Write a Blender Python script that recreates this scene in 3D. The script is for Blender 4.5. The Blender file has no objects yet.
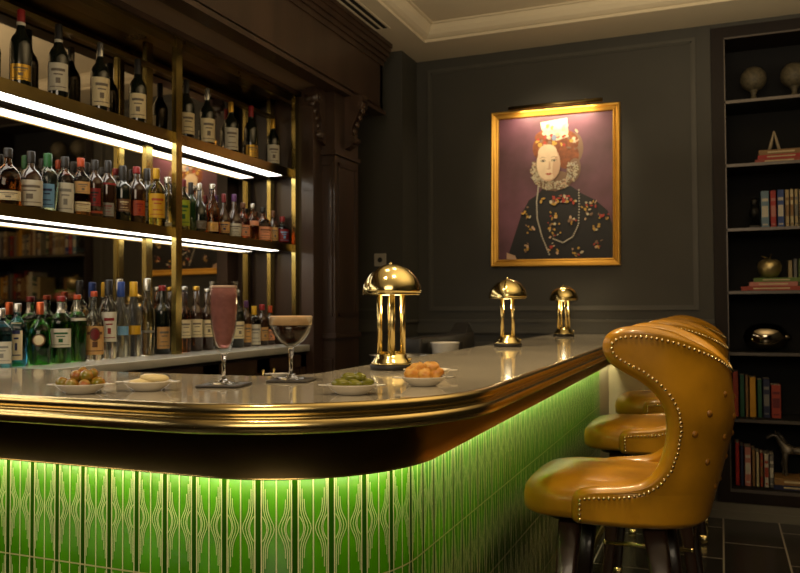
import bpy, math, random
from math import sin, cos, pi, radians, atan2, sqrt
from mathutils import Vector, Matrix
random.seed(7)
SC = bpy.context.scene
COL = SC.collection

# ------------------------------------------------------------------ materials
def hexc(r, g, b):
    f = lambda c: ((c/255+0.055)/1.055)**2.4 if c > 10 else c/255/12.92
    return (f(r), f(g), f(b))
MATS = {}
def mat(name, col, rough=.5, metal=0., noise=0., nscale=8., bump=0., bscale=40., trans=0., ior=1.45, coat=0.,
        emit=None, estr=0., spec=.5, col2=None, stretch=(1, 1, 1), rvar=0.):
    if name in MATS: return MATS[name]
    m = bpy.data.materials.new(name); m.use_nodes = True
    nt = m.node_tree; b = nt.nodes['Principled BSDF']
    b.inputs['Base Color'].default_value = (*col, 1)
    b.inputs['Roughness'].default_value = rough
    b.inputs['Metallic'].default_value = metal
    b.inputs['Transmission Weight'].default_value = trans
    b.inputs['IOR'].default_value = ior
    b.inputs['Coat Weight'].default_value = coat
    b.inputs['Coat Roughness'].default_value = .08
    b.inputs['Specular IOR Level'].default_value = spec
    if emit:
        b.inputs['Emission Color'].default_value = (*emit, 1)
        b.inputs['Emission Strength'].default_value = estr
    tc = nt.nodes.new('ShaderNodeTexCoord'); mp = nt.nodes.new('ShaderNodeMapping')
    mp.inputs['Scale'].default_value = stretch
    nt.links.new(tc.outputs['Object'], mp.inputs['Vector'])
    nz = nt.nodes.new('ShaderNodeTexNoise'); nz.inputs['Scale'].default_value = nscale
    nz.inputs['Detail'].default_value = 5
    nt.links.new(mp.outputs[0], nz.inputs['Vector'])
    if noise > 0 or col2:
        rp = nt.nodes.new('ShaderNodeValToRGB')
        c2 = col2 or tuple(c*(1-noise) for c in col)
        rp.color_ramp.elements[0].position = .35; rp.color_ramp.elements[0].color = (*c2, 1)
        rp.color_ramp.elements[1].position = .68; rp.color_ramp.elements[1].color = (*col, 1)
        nt.links.new(nz.outputs['Fac'], rp.inputs['Fac'])
        nt.links.new(rp.outputs[0], b.inputs['Base Color'])
    if rvar > 0:
        mr = nt.nodes.new('ShaderNodeMapRange')
        mr.inputs['To Min'].default_value = max(0, rough-rvar); mr.inputs['To Max'].default_value = rough+rvar
        nt.links.new(nz.outputs['Fac'], mr.inputs['Value']); nt.links.new(mr.outputs[0], b.inputs['Roughness'])
    if bump > 0:
        n2 = nt.nodes.new('ShaderNodeTexNoise'); n2.inputs['Scale'].default_value = bscale; n2.inputs['Detail'].default_value = 6
        nt.links.new(mp.outputs[0], n2.inputs['Vector'])
        bp = nt.nodes.new('ShaderNodeBump'); bp.inputs['Strength'].default_value = bump; bp.inputs['Distance'].default_value = .004
        nt.links.new(n2.outputs['Fac'], bp.inputs['Height']); nt.links.new(bp.outputs[0], b.inputs['Normal'])
    MATS[name] = m
    return m

WALL = mat('wall_paint', (.048, .046, .038), .55, noise=.12, nscale=3, bump=.05, bscale=60)
WALLM = mat('wall_moulding_paint', (.070, .067, .055), .45, noise=.1, nscale=5)
CEIL = mat('ceiling_paint', (.62, .54, .39), .8, noise=.06, nscale=2)
DARKSLOT = mat('dark_slot', (.01, .008, .006), .8)
WOOD = mat('dark_walnut', (.050, .026, .015), .38, noise=.45, nscale=6, stretch=(1, 1, .15), bump=.08, bscale=50, coat=.15)
WOODL = mat('lit_soffit_walnut', (.27, .185, .12), .38, noise=.35, nscale=4, stretch=(1, .15, 1), coat=.15)  # walnut lightened in colour to stand in for light on the soffit
SHELFWOOD = mat('bookcase_wood', (.013, .007, .005), .55, spec=.3, noise=.4, nscale=6, stretch=(1, 1, .2))
SHELFBACK = mat('bookcase_back', (.011, .011, .012), .8, spec=.3, noise=.2, nscale=4)
SHELFEDGE = mat('shelf_edge_trim', (.11, .095, .085), .35, metal=.4, noise=.1)
BRASS = mat('polished_brass', (.74, .61, .28), .15, metal=1, rvar=.05, nscale=3)
BRASSR = mat('rail_brass', (.62, .48, .21), .22, metal=1, rvar=.06, nscale=4)
POSTB = mat('post_brass', (.42, .33, .11), .24, metal=1, noise=.2, nscale=5, rvar=.06)
COLB = mat('column_brass', (.74, .58, .25), .26, metal=1)
BRASSD = mat('aged_brass', (.30, .22, .08), .30, metal=1, noise=.25, nscale=6, rvar=.08)
BRONZE = mat('bronze_apron', (.80, .60, .24), .24, metal=1, rvar=.04, nscale=2)
MARBLE = mat('bar_marble', (.56, .50, .39), .075, noise=.18, nscale=3.2, rvar=.04, coat=.3)
MARBLE2 = mat('counter_marble', (.52, .51, .45), .2, noise=.2, nscale=5)
TILE = mat('green_glazed_tile', (.050, .20, .001), .30, spec=.12, noise=.30, nscale=9, coat=.04, bump=.05, bscale=30)
TILED = mat('deep_green_tile', (.024, .115, .001), .30, spec=.12, noise=.3, nscale=9, coat=.04)
CREAM = mat('raised_cream_line', (.90, .88, .48), .5, spec=.2, noise=.1)
GROUT = mat('gold_tile_joint', (.55, .50, .25), .35)
FLOOR_ = None
LEATHER = mat('mustard_leather', (.56, .265, .012), .31, noise=.42, nscale=5, bump=.3, bscale=20, coat=.4, rvar=.08)
LEATHERB = mat('shaded_button_leather', (.27, .11, .007), .4, noise=.3, nscale=9)  # leather darkened to paint in the shade of the button dimples
NAIL = mat('nailhead_brass', (.85, .66, .34), .18, metal=1)
LEG = mat('dark_stained_leg', (.030, .014, .009), .3, noise=.4, nscale=8, stretch=(1, 1, .1), coat=.3)
MIRROR = mat('tinted_mirror', (.62, .57, .50), .03, metal=1)
LEDW = mat('led_white', (1, 1, 1), .5, emit=(1.0, .93, .80), estr=6)
LEDG = mat('led_under_apron', (1, 1, 1), .5, emit=(1.0, .93, .50), estr=44)
LAMPGLOW = mat('lamp_diffuser', (1, .9, .6), .5, emit=(1.0, .76, .38), estr=4)
BLACK = mat('black_plastic', (.012, .011, .010), .45, noise=.2)
CHINA = mat('white_china', (.70, .66, .58), .12, noise=.04, coat=.4)
SLATE = mat('slate_coaster', (.05, .042, .036), .5, noise=.3, nscale=30)
GLASS = bpy.data.materials.new('thin_clear_glass'); GLASS.use_nodes = True
_n = GLASS.node_tree; _n.nodes.clear()
_o = _n.nodes.new('ShaderNodeOutputMaterial'); _x = _n.nodes.new('ShaderNodeMixShader'); _t = _n.nodes.new('ShaderNodeBsdfTransparent'); _g = _n.nodes.new('ShaderNodeBsdfGlossy')
_l = _n.nodes.new('ShaderNodeLayerWeight'); _l.inputs['Blend'].default_value = .12; _g.inputs['Roughness'].default_value = .03; _t.inputs['Color'].default_value = (.95, .95, .93, 1)
_m = _n.nodes.new('ShaderNodeMath'); _m.operation = 'MULTIPLY'; _m.inputs[1].default_value = .45; _n.links.new(_l.outputs['Fresnel'], _m.inputs[0]); _n.links.new(_m.outputs[0], _x.inputs[0]); _n.links.new(_t.outputs[0], _x.inputs[1]); _n.links.new(_g.outputs[0], _x.inputs[2]); _n.links.new(_x.outputs[0], _o.inputs[0])
GSTEM = mat('stem_glass', (1, 1, 1), .0, trans=1, ior=1.45)
PIER = mat('lit_wall_tone', (.50, .42, .28), .6, noise=.08)  # pale colour stands in for led glow on the wall
STEEL = mat('brushed_steel', (.45, .43, .38), .3, metal=1, noise=.1)

# ------------------------------------------------------------------ mesh builder
class MB:
    def __init__(s): s.v = []; s.f = []; s.m = []; s.sm = []
    def add(s, vs, fs, mi=0, smooth=False):
        o = len(s.v); s.v += [tuple(p) for p in vs]
        for f in fs: s.f.append([i+o for i in f]); s.m.append(mi); s.sm.append(smooth)
        return s
    def box(s, c, d, mi=0, M=None):
        x, y, z = (k/2 for k in d)
        vs = [Vector((c[0]+i*x, c[1]+j*y, c[2]+k*z)) for i in (-1, 1) for j in (-1, 1) for k in (-1, 1)]
        if M: vs = [M @ p for p in vs]
        return s.add(vs, [(0, 1, 3, 2), (4, 6, 7, 5), (0, 4, 5, 1), (2, 3, 7, 6), (0, 2, 6, 4), (1, 5, 7, 3)], mi)
    def bb(s, x0, x1, y0, y1, z0, z1, mi=0):
        return s.box(((x0+x1)/2, (y0+y1)/2, (z0+z1)/2), (abs(x1-x0), abs(y1-y0), abs(z1-z0)), mi)
    def bevbox(s, x0, x1, y0, y1, z0, z1, b=.01, mi=0, n=4, axis='z'):
        # rounded in plan, chamfered top/bottom
        def ring(ins, z):
            pts = []
            for cx, cy, a0 in ((x1-b, y1-b, 0), (x0+b, y1-b, 90), (x0+b, y0+b, 180), (x1-b, y0+b, 270)):
                for k in range(n+1):
                    a = radians(a0+90*k/n); r = max(b-ins, .0001); pts.append((cx+r*cos(a), cy+r*sin(a), z))
            return pts
        e = b*.5
        rs = [ring(e, z0), ring(0, z0+e), ring(0, z1-e), ring(e*.3, z1-e*.3), ring(e, z1)]
        return s.loft(rs, mi, True, True)
    def loft(s, rings, mi=0, smooth=True, caps=True, closed=True):
        n = len(rings[0]); vs = [p for r in rings for p in r]; fs = []
        for i in range(len(rings)-1):
            for j in range(n if closed else n-1):
                k = (j+1) % n
                fs.append((i*n+j, i*n+k, (i+1)*n+k, (i+1)*n+j))
        o = len(s.v); s.add(vs, fs, mi, smooth)
        if caps and closed:
            s.f.append([o+j for j in range(n)][::-1]); s.m.append(mi); s.sm.append(False)
            s.f.append([o+(len(rings)-1)*n+j for j in range(n)]); s.m.append(mi); s.sm.append(False)
        return s
    def lathe(s, prof, c=(0, 0, 0), n=24, mi=0, e=2., sx=1., sy=1., caps=True, smooth=True):
        rings = []
        for r, z in prof:
            ring = []
            for j in range(n):
                a = 2*pi*(j+.5)/n; ca, sa = cos(a), sin(a)
                if e != 2 and r > .014:
                    k = (abs(ca)**e+abs(sa)**e)**(-1/e)
                else: k = 1
                ring.append((c[0]+r*k*ca*sx, c[1]+r*k*sa*sy, c[2]+z))
            rings.append(ring)
        return s.loft(rings, mi, smooth, caps)
    def tube(s, pts, r, n=10, mi=0, caps=True, smooth=True):
        pts = [Vector(p) for p in pts]; rings = []
        up = Vector((0, 0, 1))
        for i, p in enumerate(pts):
            d = (pts[min(i+1, len(pts)-1)]-pts[max(i-1, 0)]).normalized()
            u = d.cross(up if abs(d.z) < .95 else Vector((1, 0, 0))).normalized(); w = u.cross(d)
            rr = r[i] if isinstance(r, (list, tuple)) else r
            rings.append([p+u*rr*cos(2*pi*j/n)+w*rr*sin(2*pi*j/n) for j in range(n)])
        return s.loft(rings, mi, smooth, caps)
    def ball(s, c, r, n=12, m=8, mi=0, M=None, wob=0., seed=0):
        rx, ry, rz = r if isinstance(r, (tuple, list)) else (r, r, r)
        rnd = random.Random(seed); ph = [rnd.uniform(0, 6) for _ in range(4)]
        vs = []; fs = []
        for i in range(m+1):
            t = pi*i/m
            for j in range(n):
                a = 2*pi*j/n
                k = 1+wob*(sin(3*a+ph[0])*sin(2*t+ph[1])+.6*sin(2*a+ph[2]+3*t))
                p = Vector((rx*k*sin(t)*cos(a), ry*k*sin(t)*sin(a), -rz*k*cos(t)))
                if M: p = M @ p
                vs.append(p+Vector(c))
        for i in range(m):
            for j in range(n):
                k = (j+1) % n; fs.append((i*n+j, i*n+k, (i+1)*n+k, (i+1)*n+j))
        return s.add(vs, fs, mi, True)
    def build(s, name, mats, parent=None, mods=None, merge=False):
        me = bpy.data.meshes.new(name); me.from_pydata(s.v, [], s.f)
        for m in (mats if isinstance(mats, (list, tuple)) else [mats]): me.materials.append(m)
        me.polygons.foreach_set('material_index', s.m)
        me.polygons.foreach_set('use_smooth', s.sm)
        if merge:
            import bmesh
            bm = bmesh.new(); bm.from_mesh(me); bmesh.ops.remove_doubles(bm, verts=bm.verts, dist=1e-5)
            bmesh.ops.recalc_face_normals(bm, faces=bm.faces); bm.to_mesh(me); bm.free()
        me.update()
        o = bpy.data.objects.new(name, me); COL.objects.link(o)
        if parent: o.parent = parent
        return o

def tag(o, label, cat, group=None):
    o['label'] = label; o['category'] = cat
    if group: o['group'] = group
    return o
def thing(name, label, cat, loc=(0, 0, 0), rz=0, group=None):
    o = bpy.data.objects.new(name, None); COL.objects.link(o); o.empty_display_size = .05
    o.location = loc; o.rotation_euler = (0, 0, rz)
    return tag(o, label, cat, group)
def struct(o):
    o['kind'] = 'structure'; return o
def copy_tree(o, parent=None):
    c = o.copy(); COL.objects.link(c); c.parent = parent
    for ch in list(o.children): copy_tree(ch, c)
    return c

# ------------------------------------------------------------------ camera
F = 795.
YAW, PITCH, ROLL = radians(21.95), radians(1.51), radians(-.3)
cam = bpy.data.cameras.new('camera'); camo = bpy.data.objects.new('camera', cam); COL.objects.link(camo)
cam.sensor_width = 36; cam.lens = F/800*36; cam.clip_start = .02
camo.matrix_world = Matrix.Translation((0, 0, 1.30)) @ Matrix.Rotation(YAW, 4, 'Z') @ Matrix.Rotation(pi/2+PITCH, 4, 'X') @ Matrix.Rotation(ROLL, 4, 'Z')
cam.dof.use_dof = True; cam.dof.focus_distance = 2.0; cam.dof.aperture_fstop = 7.0
SC.camera = camo

def y_on_x(px, X):       # where the sight line of column px meets the plane x = X
    t = (px-400)/F; z = -X/(.3738-.9275*t); return z*(.3738*t+.9275)
def x_on_y(px, Y):
    t = (px-400)/F; z = Y/(.3738*t+.9275); return z*(.9275*t-.3738)

H = 3.06; YB = 5.31; BT = 1.12      # ceiling, back wall, bar top

# ------------------------------------------------------------------ room
def floor_material():
    m = bpy.data.materials.new('dark_stone_tiles'); m.use_nodes = True; nt = m.node_tree; b = nt.nodes['Principled BSDF']
    tc = nt.nodes.new('ShaderNodeTexCoord'); mp = nt.nodes.new('ShaderNodeMapping')
    mp.inputs['Rotation'].default_value = (0, 0, pi/2); mp.inputs['Location'].default_value = (.1, .004, 0)
    br = nt.nodes.new('ShaderNodeTexBrick'); br.inputs['Scale'].default_value = 1
    br.inputs['Brick Width'].default_value = .62; br.inputs['Row Height'].default_value = .308
    br.inputs['Mortar Size'].default_value = .005; br.inputs['Mortar Smooth'].default_value = .3
    br.inputs['Color1'].default_value = (.018, .016, .014, 1); br.inputs['Color2'].default_value = (.026, .023, .020, 1)
    br.inputs['Mortar'].default_value = (.34, .30, .24, 1); br.offset = .5
    nt.links.new(tc.outputs['Object'], mp.inputs[0]); nt.links.new(mp.outputs[0], br.inputs['Vector'])
    nt.links.new(br.outputs['Color'], b.inputs['Base Color'])
    b.inputs['Roughness'].default_value = .22
    nz = nt.nodes.new('ShaderNodeTexNoise'); nz.inputs['Scale'].default_value = 6
    mr = nt.nodes.new('ShaderNodeMapRange'); mr.inputs['To Min'].default_value = .14; mr.inputs['To Max'].default_value = .36
    nt.links.new(nz.outputs[0], mr.inputs['Value']); nt.links.new(mr.outputs[0], b.inputs['Roughness'])
    return m
struct(MB().bb(-2.65, 2.65, -2.65, 5.75, -.06, 0).build('floor', floor_material()))

BX0, BX1 = -.035, 1.30      # bookcase opening in the back wall
wb = MB()
wb.bb(-2.65, BX0, YB, YB+.4, 0, 3.2); wb.bb(BX1, 2.65, YB, YB+.4, 0, 3.2)
wb.bb(BX0, BX1, YB+.36, YB+.42, 0, 3.2); wb.bb(BX0, BX1, YB, YB+.36, 3.035, 3.2)
def frame_mould(mb, x0, x1, z0, z1, y, w=.022, d=.014, mi=1):
    for (a, b_, c, d_) in ((x0, x1, z0, z0+w), (x0, x1, z1-w, z1), (x0, x0+w, z0+w, z1-w), (x1-w, x1, z0+w, z1-w)):
        mb.bb(a, b_, y-d, y+.001, c, d_, mi)
        iw = w*.35
    mb.bb(x0+w, x1-w, y-d*.5, y+.001, z0+w, z0+w*1.4, mi); mb.bb(x0+w, x1-w, y-d*.5, y+.001, z1-w*1.4, z1-w, mi)
    mb.bb(x0+w, x0+w*1.4, y-d*.5, y+.001, z0+w, z1-w, mi); mb.bb(x1-w*1.4, x1-w, y-d*.5, y+.001, z0+w, z1-w, mi)
frame_mould(wb, -1.915, -.125, 1.275, 2.99, YB)
frame_mould(wb, -1.915, -.125, .20, 1.06, YB)
frame_mould(wb, 1.40, 2.5, 1.275, 2.99, YB)
struct(wb.build('wall_back', [WALL, WALLM]))
tr = MB()
tr.bb(-2.0, BX0, YB-.030, YB, 1.195, 1.215); tr.bb(-2.0, BX0, YB-.018, YB, 1.135, 1.195); tr.bb(-2.0, BX0, YB-.028, YB, 1.120, 1.135)
struct(tr.build('trim_1', WALLM))
bs = MB()
bs.bb(-2.0, BX0, YB-.020, YB, 0, .095); bs.bb(-2.0, BX0, YB-.034, YB, 0, .05)
bs.bb(BX0, BX1+1, YB-.020, YB, 0, .095); bs.bb(BX0, BX1+1, YB-.034, YB, 0, .05)
struct(bs.build('baseboard_back', mat('lit_baseboard_paint', (.15, .14, .115), .4, noise=.1, nscale=5)))  # moulding colour lightened in place of extra light on the shaded skirting

wl = MB()
wl.bb(-2.75, -2.66, -2.65, YB, 0, 3.2)                         # behind the mirror
wl.bb(-2.66, -2.0, 5.02, YB, 0, 3.2)                           # return wall facing the room, with the corner
wl.bb(-2.62, -2.0, 5.002, 5.02, 1.195, 1.215, 1); wl.bb(-2.62, -2.0, 5.008, 5.02, 1.135, 1.195, 1)
wl.bb(-2.0, -1.985, 5.02, YB, 1.195, 1.215, 1)
wl.bb(-2.36, -2.06, 5.012, 5.02, 1.28, 1.295, 1)
struct(wl.build('wall_left', [WALL, WALLM]))
struct(MB().bb(2.6, 2.7, -2.65, 5.7, 0, 3.2).build('wall_right', WALL))
struct(MB().bb(-2.65, 2.65, -2.7, -2.6, 0, 3.2).build('wall_front', WALL))

# ceiling: flat border, coved step, raised field
ce = MB()
ix0, ix1, iy0, iy1 = -1.80, 2.1, -2.1, 4.93
ox0, ox1, oy0, oy1 = -2.7, 2.7, -2.7, 5.75
def rect(x0, x1, y0, y1, z): return [(x0, y0, z), (x1, y0, z), (x1, y1, z), (x0, y1, z)]
def inset(k, z): return rect(ix0+k, ix1-k, iy0+k, iy1-k, z)
rings = [rect(ox0, ox1, oy0, oy1, H), inset(0, H), inset(0, H+.018), inset(.018, H+.022), inset(.04, H+.035), inset(.06, H+.06), inset(.068, H+.09),
         inset(.085, H+.09), inset(.085, H+.100), inset(.10, H+.100)]
ce.loft(rings, 0, False, False)
o = len(ce.v)-4; ce.f.append([o, o+1, o+2, o+3]); ce.m.append(0); ce.sm.append(False)
ce.add(rect(ox0, ox1, oy0, oy1, H+.2), [(0, 3, 2, 1)], 0)
struct(ce.build('ceiling', CEIL))
v = thing('air_vent', 'long linear air vent with two dark slots in the cream ceiling border', 'vent', (-1.955, 3.75, H-.001))
vf = MB(); 
for x in (-.052, -.006, .04): vf.bb(x, x+.014, -.82, .82, -.004, .0005)
vf.bb(-.052, .054, -.834, -.82, -.004, .0005); vf.bb(-.052, .054, .82, .834, -.004, .0005)
vf.build('vent_frame', CEIL, v)
MB().bb(-.04, -.004, -.82, .82, -.0015, .0004).build('slot', DARKSLOT, v); MB().bb(.006, .042, -.82, .82, -.0015, .0004).build('slot', DARKSLOT, v)

# ------------------------------------------------------------------ wooden surround of the back bar
MX, SF = -2.50, -2.34           # mirror plane, shelf front
UE = 4.15                       # far end of the shelving
w = MB()
w.bb(-2.62, -2.06, -2.2, 4.82, 2.585, 2.62, 1)                                  # soffit board
w.bb(-2.14, -2.06, -2.2, 4.82, 2.585, 2.93)                                     # fascia
w.bb(-2.62, -2.06, 4.78, 4.82, 2.62, 2.93)
w.bb(-2.14, -2.045, -2.2, 4.835, 2.575, 2.602)
for k, (z0, z1, d) in enumerate(((2.90, 2.935, .008), (2.935, 2.965, .020), (2.965, 3.0, .034), (3.0, 3.03, .044), (3.03, H-.002, .052))):
    w.bb(-2.2, -2.06+d, -2.2, 4.82+d, z0, z1)
w.bb(-2.34, -2.30, -2.2, UE+.02, 2.56, 2.586)
struct(w.build('trim_2', [WOOD, WOODL]))
c = MB()
c.bb(-2.60, -2.09, UE+.02, 4.495, 0, 2.58)
# panel frame on the near side
def side_panel(mb, x0, x1, z0, z1, y, w_=.02, d=.012):
    for (a, b_, p, q) in ((x0, x1, z0, z0+w_), (x0, x1, z1-w_, z1), (x0, x0+w_, z0+w_, z1-w_), (x1-w_, x1, z0+w_, z1-w_)):
        mb.bb(a, b_, y-d, y, p, q)
side_panel(c, -2.235, -2.105, 1.25, 2.16, UE+.02); side_panel(c, -2.235, -2.105, .3, 1.0, UE+.02)
c.bb(-2.245, -2.17, UE-.098, UE+.02, 0, 2.57); c.bb(-2.345, -2.30, UE+.001, UE+.02, 0, 2.57); c.bb(-2.285, -2.262, UE+.0, UE+.02, 0, 2.57)
c.bb(-2.10, -2.083, UE+.06, UE+.08, 1.25, 2.16); c.bb(-2.10, -2.083, 4.44, 4.46, 1.25, 2.16)
c.bb(-2.10, -2.083, UE+.06, 4.46, 2.14, 2.16); c.bb(-2.10, -2.083, UE+.06, 4.46, 1.25, 1.27)
c.bb(-2.25, -2.075, UE+.0, 4.50, 2.20, 2.225); c.bb(-2.25, -2.075, UE, 4.50, 1.12, 1.15)
struct(c.build('trim_3', WOOD))
def corbel(x, y, rz, label):
    t = thing('corbel', label, 'corbel', (x, y, 2.575), rz, 'carved corbels under the cornice')
    b = MB()
    prof = [(.0, 0), (.12, 0), (.125, -.03), (.10, -.05), (.095, -.09), (.075, -.14), (.05, -.19), (.045, -.24), (.055, -.27), (.045, -.30), (.0, -.32)]
    L = [(px, -.035, pz) for px, pz in prof]; R = [(px, .035, pz) for px, pz in prof]; n = len(prof)
    b.add(L+R, [tuple(range(n)), tuple(range(2*n-1, n-1, -1))]+[(i, (i+1) % n, n+(i+1) % n, n+i) for i in range(n)])
    b.build('bracket', WOOD, t)
    for (cx, cz, r) in ((.085, -.055, .036), (.05, -.265, .024)):
        vb = MB()
        vb.tube([(cx, -.044, cz), (cx, .044, cz)], r, 14); vb.tube([(cx, -.050, cz), (cx, .050, cz)], r*.5, 10)
        vb.build('scroll', WOOD, t)
    lf = MB(); 
    for k in range(4): lf.ball((.105-.018*k, 0, -.09-.04*k), (.014, .024, .022), 8, 6)
    lf.build('acanthus_leaf', WOOD, t)
corbel(-2.18, UE+.015, -pi/2, 'carved dark wood corbel on the near face of the column below the cornice')
corbel(-2.092, 4.34, 0, 'carved dark wood corbel on the column side toward the portrait wall')

# ------------------------------------------------------------------ back bar shelving
Y0 = -.6
P1 = y_on_x(175, SF)
sh = thing('back_bar_shelving', 'tall brass framed back bar shelving with mirror and two lit shelves', 'shelving', (SF, 2, 1.09))
def at_sh(mb, name, m, parent=sh):
    o = mb.build(name, m); o.parent = parent; o.location = (-sh.location.x, -sh.location.y, -sh.location.z); return o
at_sh(MB().bb(MX-.02, MX, Y0, UE, 1.10, 2.585), 'mirror', MIRROR)
for y in (P1, UE-.02, P1-2.25):
    q = MB(); q.bb(SF, SF+.022, y-.022, y+.022, 1.09, 2.56); q.bb(SF-.008, SF, y-.016, y+.016, 1.09, 2.56); at_sh(q, 'post', POSTB)
    q = MB(); q.bb(MX, MX+.012, y-.022, y+.022, 1.09, 2.56); at_sh(q, 'mirror_strip', POSTB)
q = MB(); q.bb(SF-.02, SF+.012, Y0, UE, 2.515, 2.555); q.bb(SF+.002, SF+.018, Y0, UE, 2.545, 2.56); at_sh(q, 'top_rail', BRASSD)
q = MB(); q.bb(MX, MX+.02, Y0, UE, 2.44, 2.46); q.bb(MX, SF, Y0, UE, 2.56, 2.584); at_sh(q, 'upper_rail', BRASSD)
for z0, z1 in ((2.07, 2.12), (1.631, 1.675)):
    q = MB(); q.bb(MX, SF-.004, Y0, UE-.002, z0+.012, z1); q.bb(SF-.006, SF, Y0, UE, z0+.012, z1); q.bb(SF-.012, SF+.004, Y0, UE, z0, z0+.014)
    s_ = at_sh(q, 'shelf', BRASSD)
    q = MB(); q.bb(SF-.112, SF-.014, Y0, UE-.12, z0+.004, z0+.010); l = at_sh(q, 'light_strip', LEDW)
    q = MB(); q.bb(MX+.001, SF-.113, Y0, UE-.01, z0+.002, z0+.012); at_sh(q, 'dark_gap_strip', BLACK)  # added black strip keeps a dark gap between light and its reflection
# the cabinet under it
cf = -2.19
cb = thing('back_counter', 'dark wood back counter with pale marble top below the mirrored shelves', 'counter', (cf, 2, 0))
def at_cb(mb, name, m, parent=cb):
    o = mb.build(name, m); o.parent = parent; o.location = (-cb.location.x, -cb.location.y, 0); return o
at_cb(MB().bevbox(MX-.02, cf, Y0, UE-.10, 1.052, 1.089, .006), 'marble_top', MARBLE2)
at_cb(MB().bb(MX-.02, cf-.05, Y0, UE, .08, 1.052), 'carcass', WOOD)
at_cb(MB().bb(MX-.02, cf-.09, Y0, UE, 0, .08), 'plinth', BLACK)
yy = UE-.11; k = 0
while yy > Y0+.3:
    d = MB(); y0 = yy-.455
    d.bb(cf-.05, cf-.032, y0, yy, .10, 1.035)
    for a in ((y0, y0+.06, .10, 1.035), (yy-.06, yy, .10, 1.035), (y0, yy, .10, .17), (y0, yy, .965, 1.035)): d.bb(cf-.032, cf-.022, *a)
    do = at_cb(d, 'door', WOOD)
    kx = yy-.05 if k % 2 else y0+.05
    h = MB(); h.tube([(cf-.022, kx, .95), (cf+.006, kx, .95)], .005, 8); h.tube([(cf+.006, kx, .92), (cf+.006, kx, .985)], .009, 10)
    h.v = [(x-cf, y-2, z) for x, y, z in h.v]
    ho = h.build('handle', BRASS, do); ho.location = (cf, 2, 0)
    yy -= .46; k += 1

# ------------------------------------------------------------------ bottles
def glassy(name, col, rough=.02): return mat(name, col, rough, trans=1, ior=1.38)
G_CLEAR = glassy('clear_bottle', (.93, .96, .94)); G_FROST = glassy('frosted_bottle', (.80, .86, .86), .25)
G_GREEN = glassy('green_bottle', (.10, .42, .08)); G_BLUE = glassy('blue_bottle', (.08, .45, .70)); G_PALE = glassy('pale_blue_bottle', (.45, .60, .68))
G_AMBER = glassy('amber_bottle', (.72, .22, .03)); G_ORANGE = glassy('orange_bottle', (.9, .30, .05)); G_PINK = glassy('rose_bottle', (.80, .36, .20))
G_YEL = glassy('yellow_bottle', (.80, .62, .12)); G_TEAL = glassy('aqua_bottle', (.50, .70, .66))
G_DARK = mat('dark_wine_glass', (.006, .009, .006), .06, coat=.6); G_BROWN = mat('dark_brown_glass', (.030, .012, .006), .07, coat=.6)
G_DGREEN = mat('deep_green_glass', (.012, .040, .010), .07, coat=.6)
def flat(name, rgb, r=.45, **k): return mat('c_'+name, hexc(*rgb), r, noise=.06, nscale=40, **k)
C = dict(cream=flat('cream', (222, 208, 168)), white=flat('white', (205, 200, 182)), gold=flat('gold', (190, 150, 60), .3, metal=.8), red=flat('red', (130, 22, 24)),
         orange=flat('orange', (165, 62, 20)), black=flat('black', (22, 20, 20)), silver=flat('silver', (175, 175, 170), .25, metal=.9), copper=flat('copper', (190, 95, 55), .3, metal=.7),
         green=flat('green', (14, 85, 36)), blue=flat('blue', (28, 60, 130)), yellow=flat('yellow', (200, 155, 30)), tan=flat('tan', (200, 155, 95)), lime=flat('lime', (150, 165, 35)),
         peach=flat('peach', (220, 150, 110)), purple=flat('purple', (80, 40, 90)), navy=flat('navy', (30, 38, 80)), sky=flat('sky', (110, 160, 200)), brown=flat('brown', (95, 60, 35)),
         grey=flat('grey', (130, 128, 120)), ink=flat('ink', (112, 102, 90)), maroon=flat('maroon', (110, 25, 28)), teal=flat('teal', (45, 120, 125)))
PROF = {
 'wine': [(.86, 0), (.98, .006), (1, .02), (1, .55), (.97, .60), (.80, .66), (.50, .72), (.36, .79), (.32, .94), (.32, 1)],
 'bord': [(.88, 0), (1, .015), (1, .62), (.95, .66), (.62, .71), (.40, .75), (.38, .96), (.38, 1)],
 'spirit': [(.9, 0), (1, .015), (1, .60), (.96, .66), (.75, .72), (.42, .77), (.36, .82), (.35, 1)],
 'squat': [(.9, 0), (1, .02), (1.02, .45), (.98, .56), (.72, .66), (.36, .72), (.30, .78), (.30, 1)],
 'round': [(.7, 0), (.86, .03), (1, .2), (1.02, .38), (.86, .54), (.46, .64), (.30, .70), (.27, 1)],
 'tall': [(.88, 0), (1, .012), (1, .56), (.92, .64), (.55, .70), (.45, .74), (.42, 1)],
 'flare': [(.95, 0), (1, .02), (.92, .3), (.98, .5), (.70, .64), (.34, .76), (.30, 1)],
}
def nrad(prof, t):
    for (r0, z0), (r1, z1) in zip(prof, prof[1:]):
        if z0 <= t <= z1: return r0+(r1-r0)*(t-z0)/(z1-z0+1e-9)
    return prof[-1][0]
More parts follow.
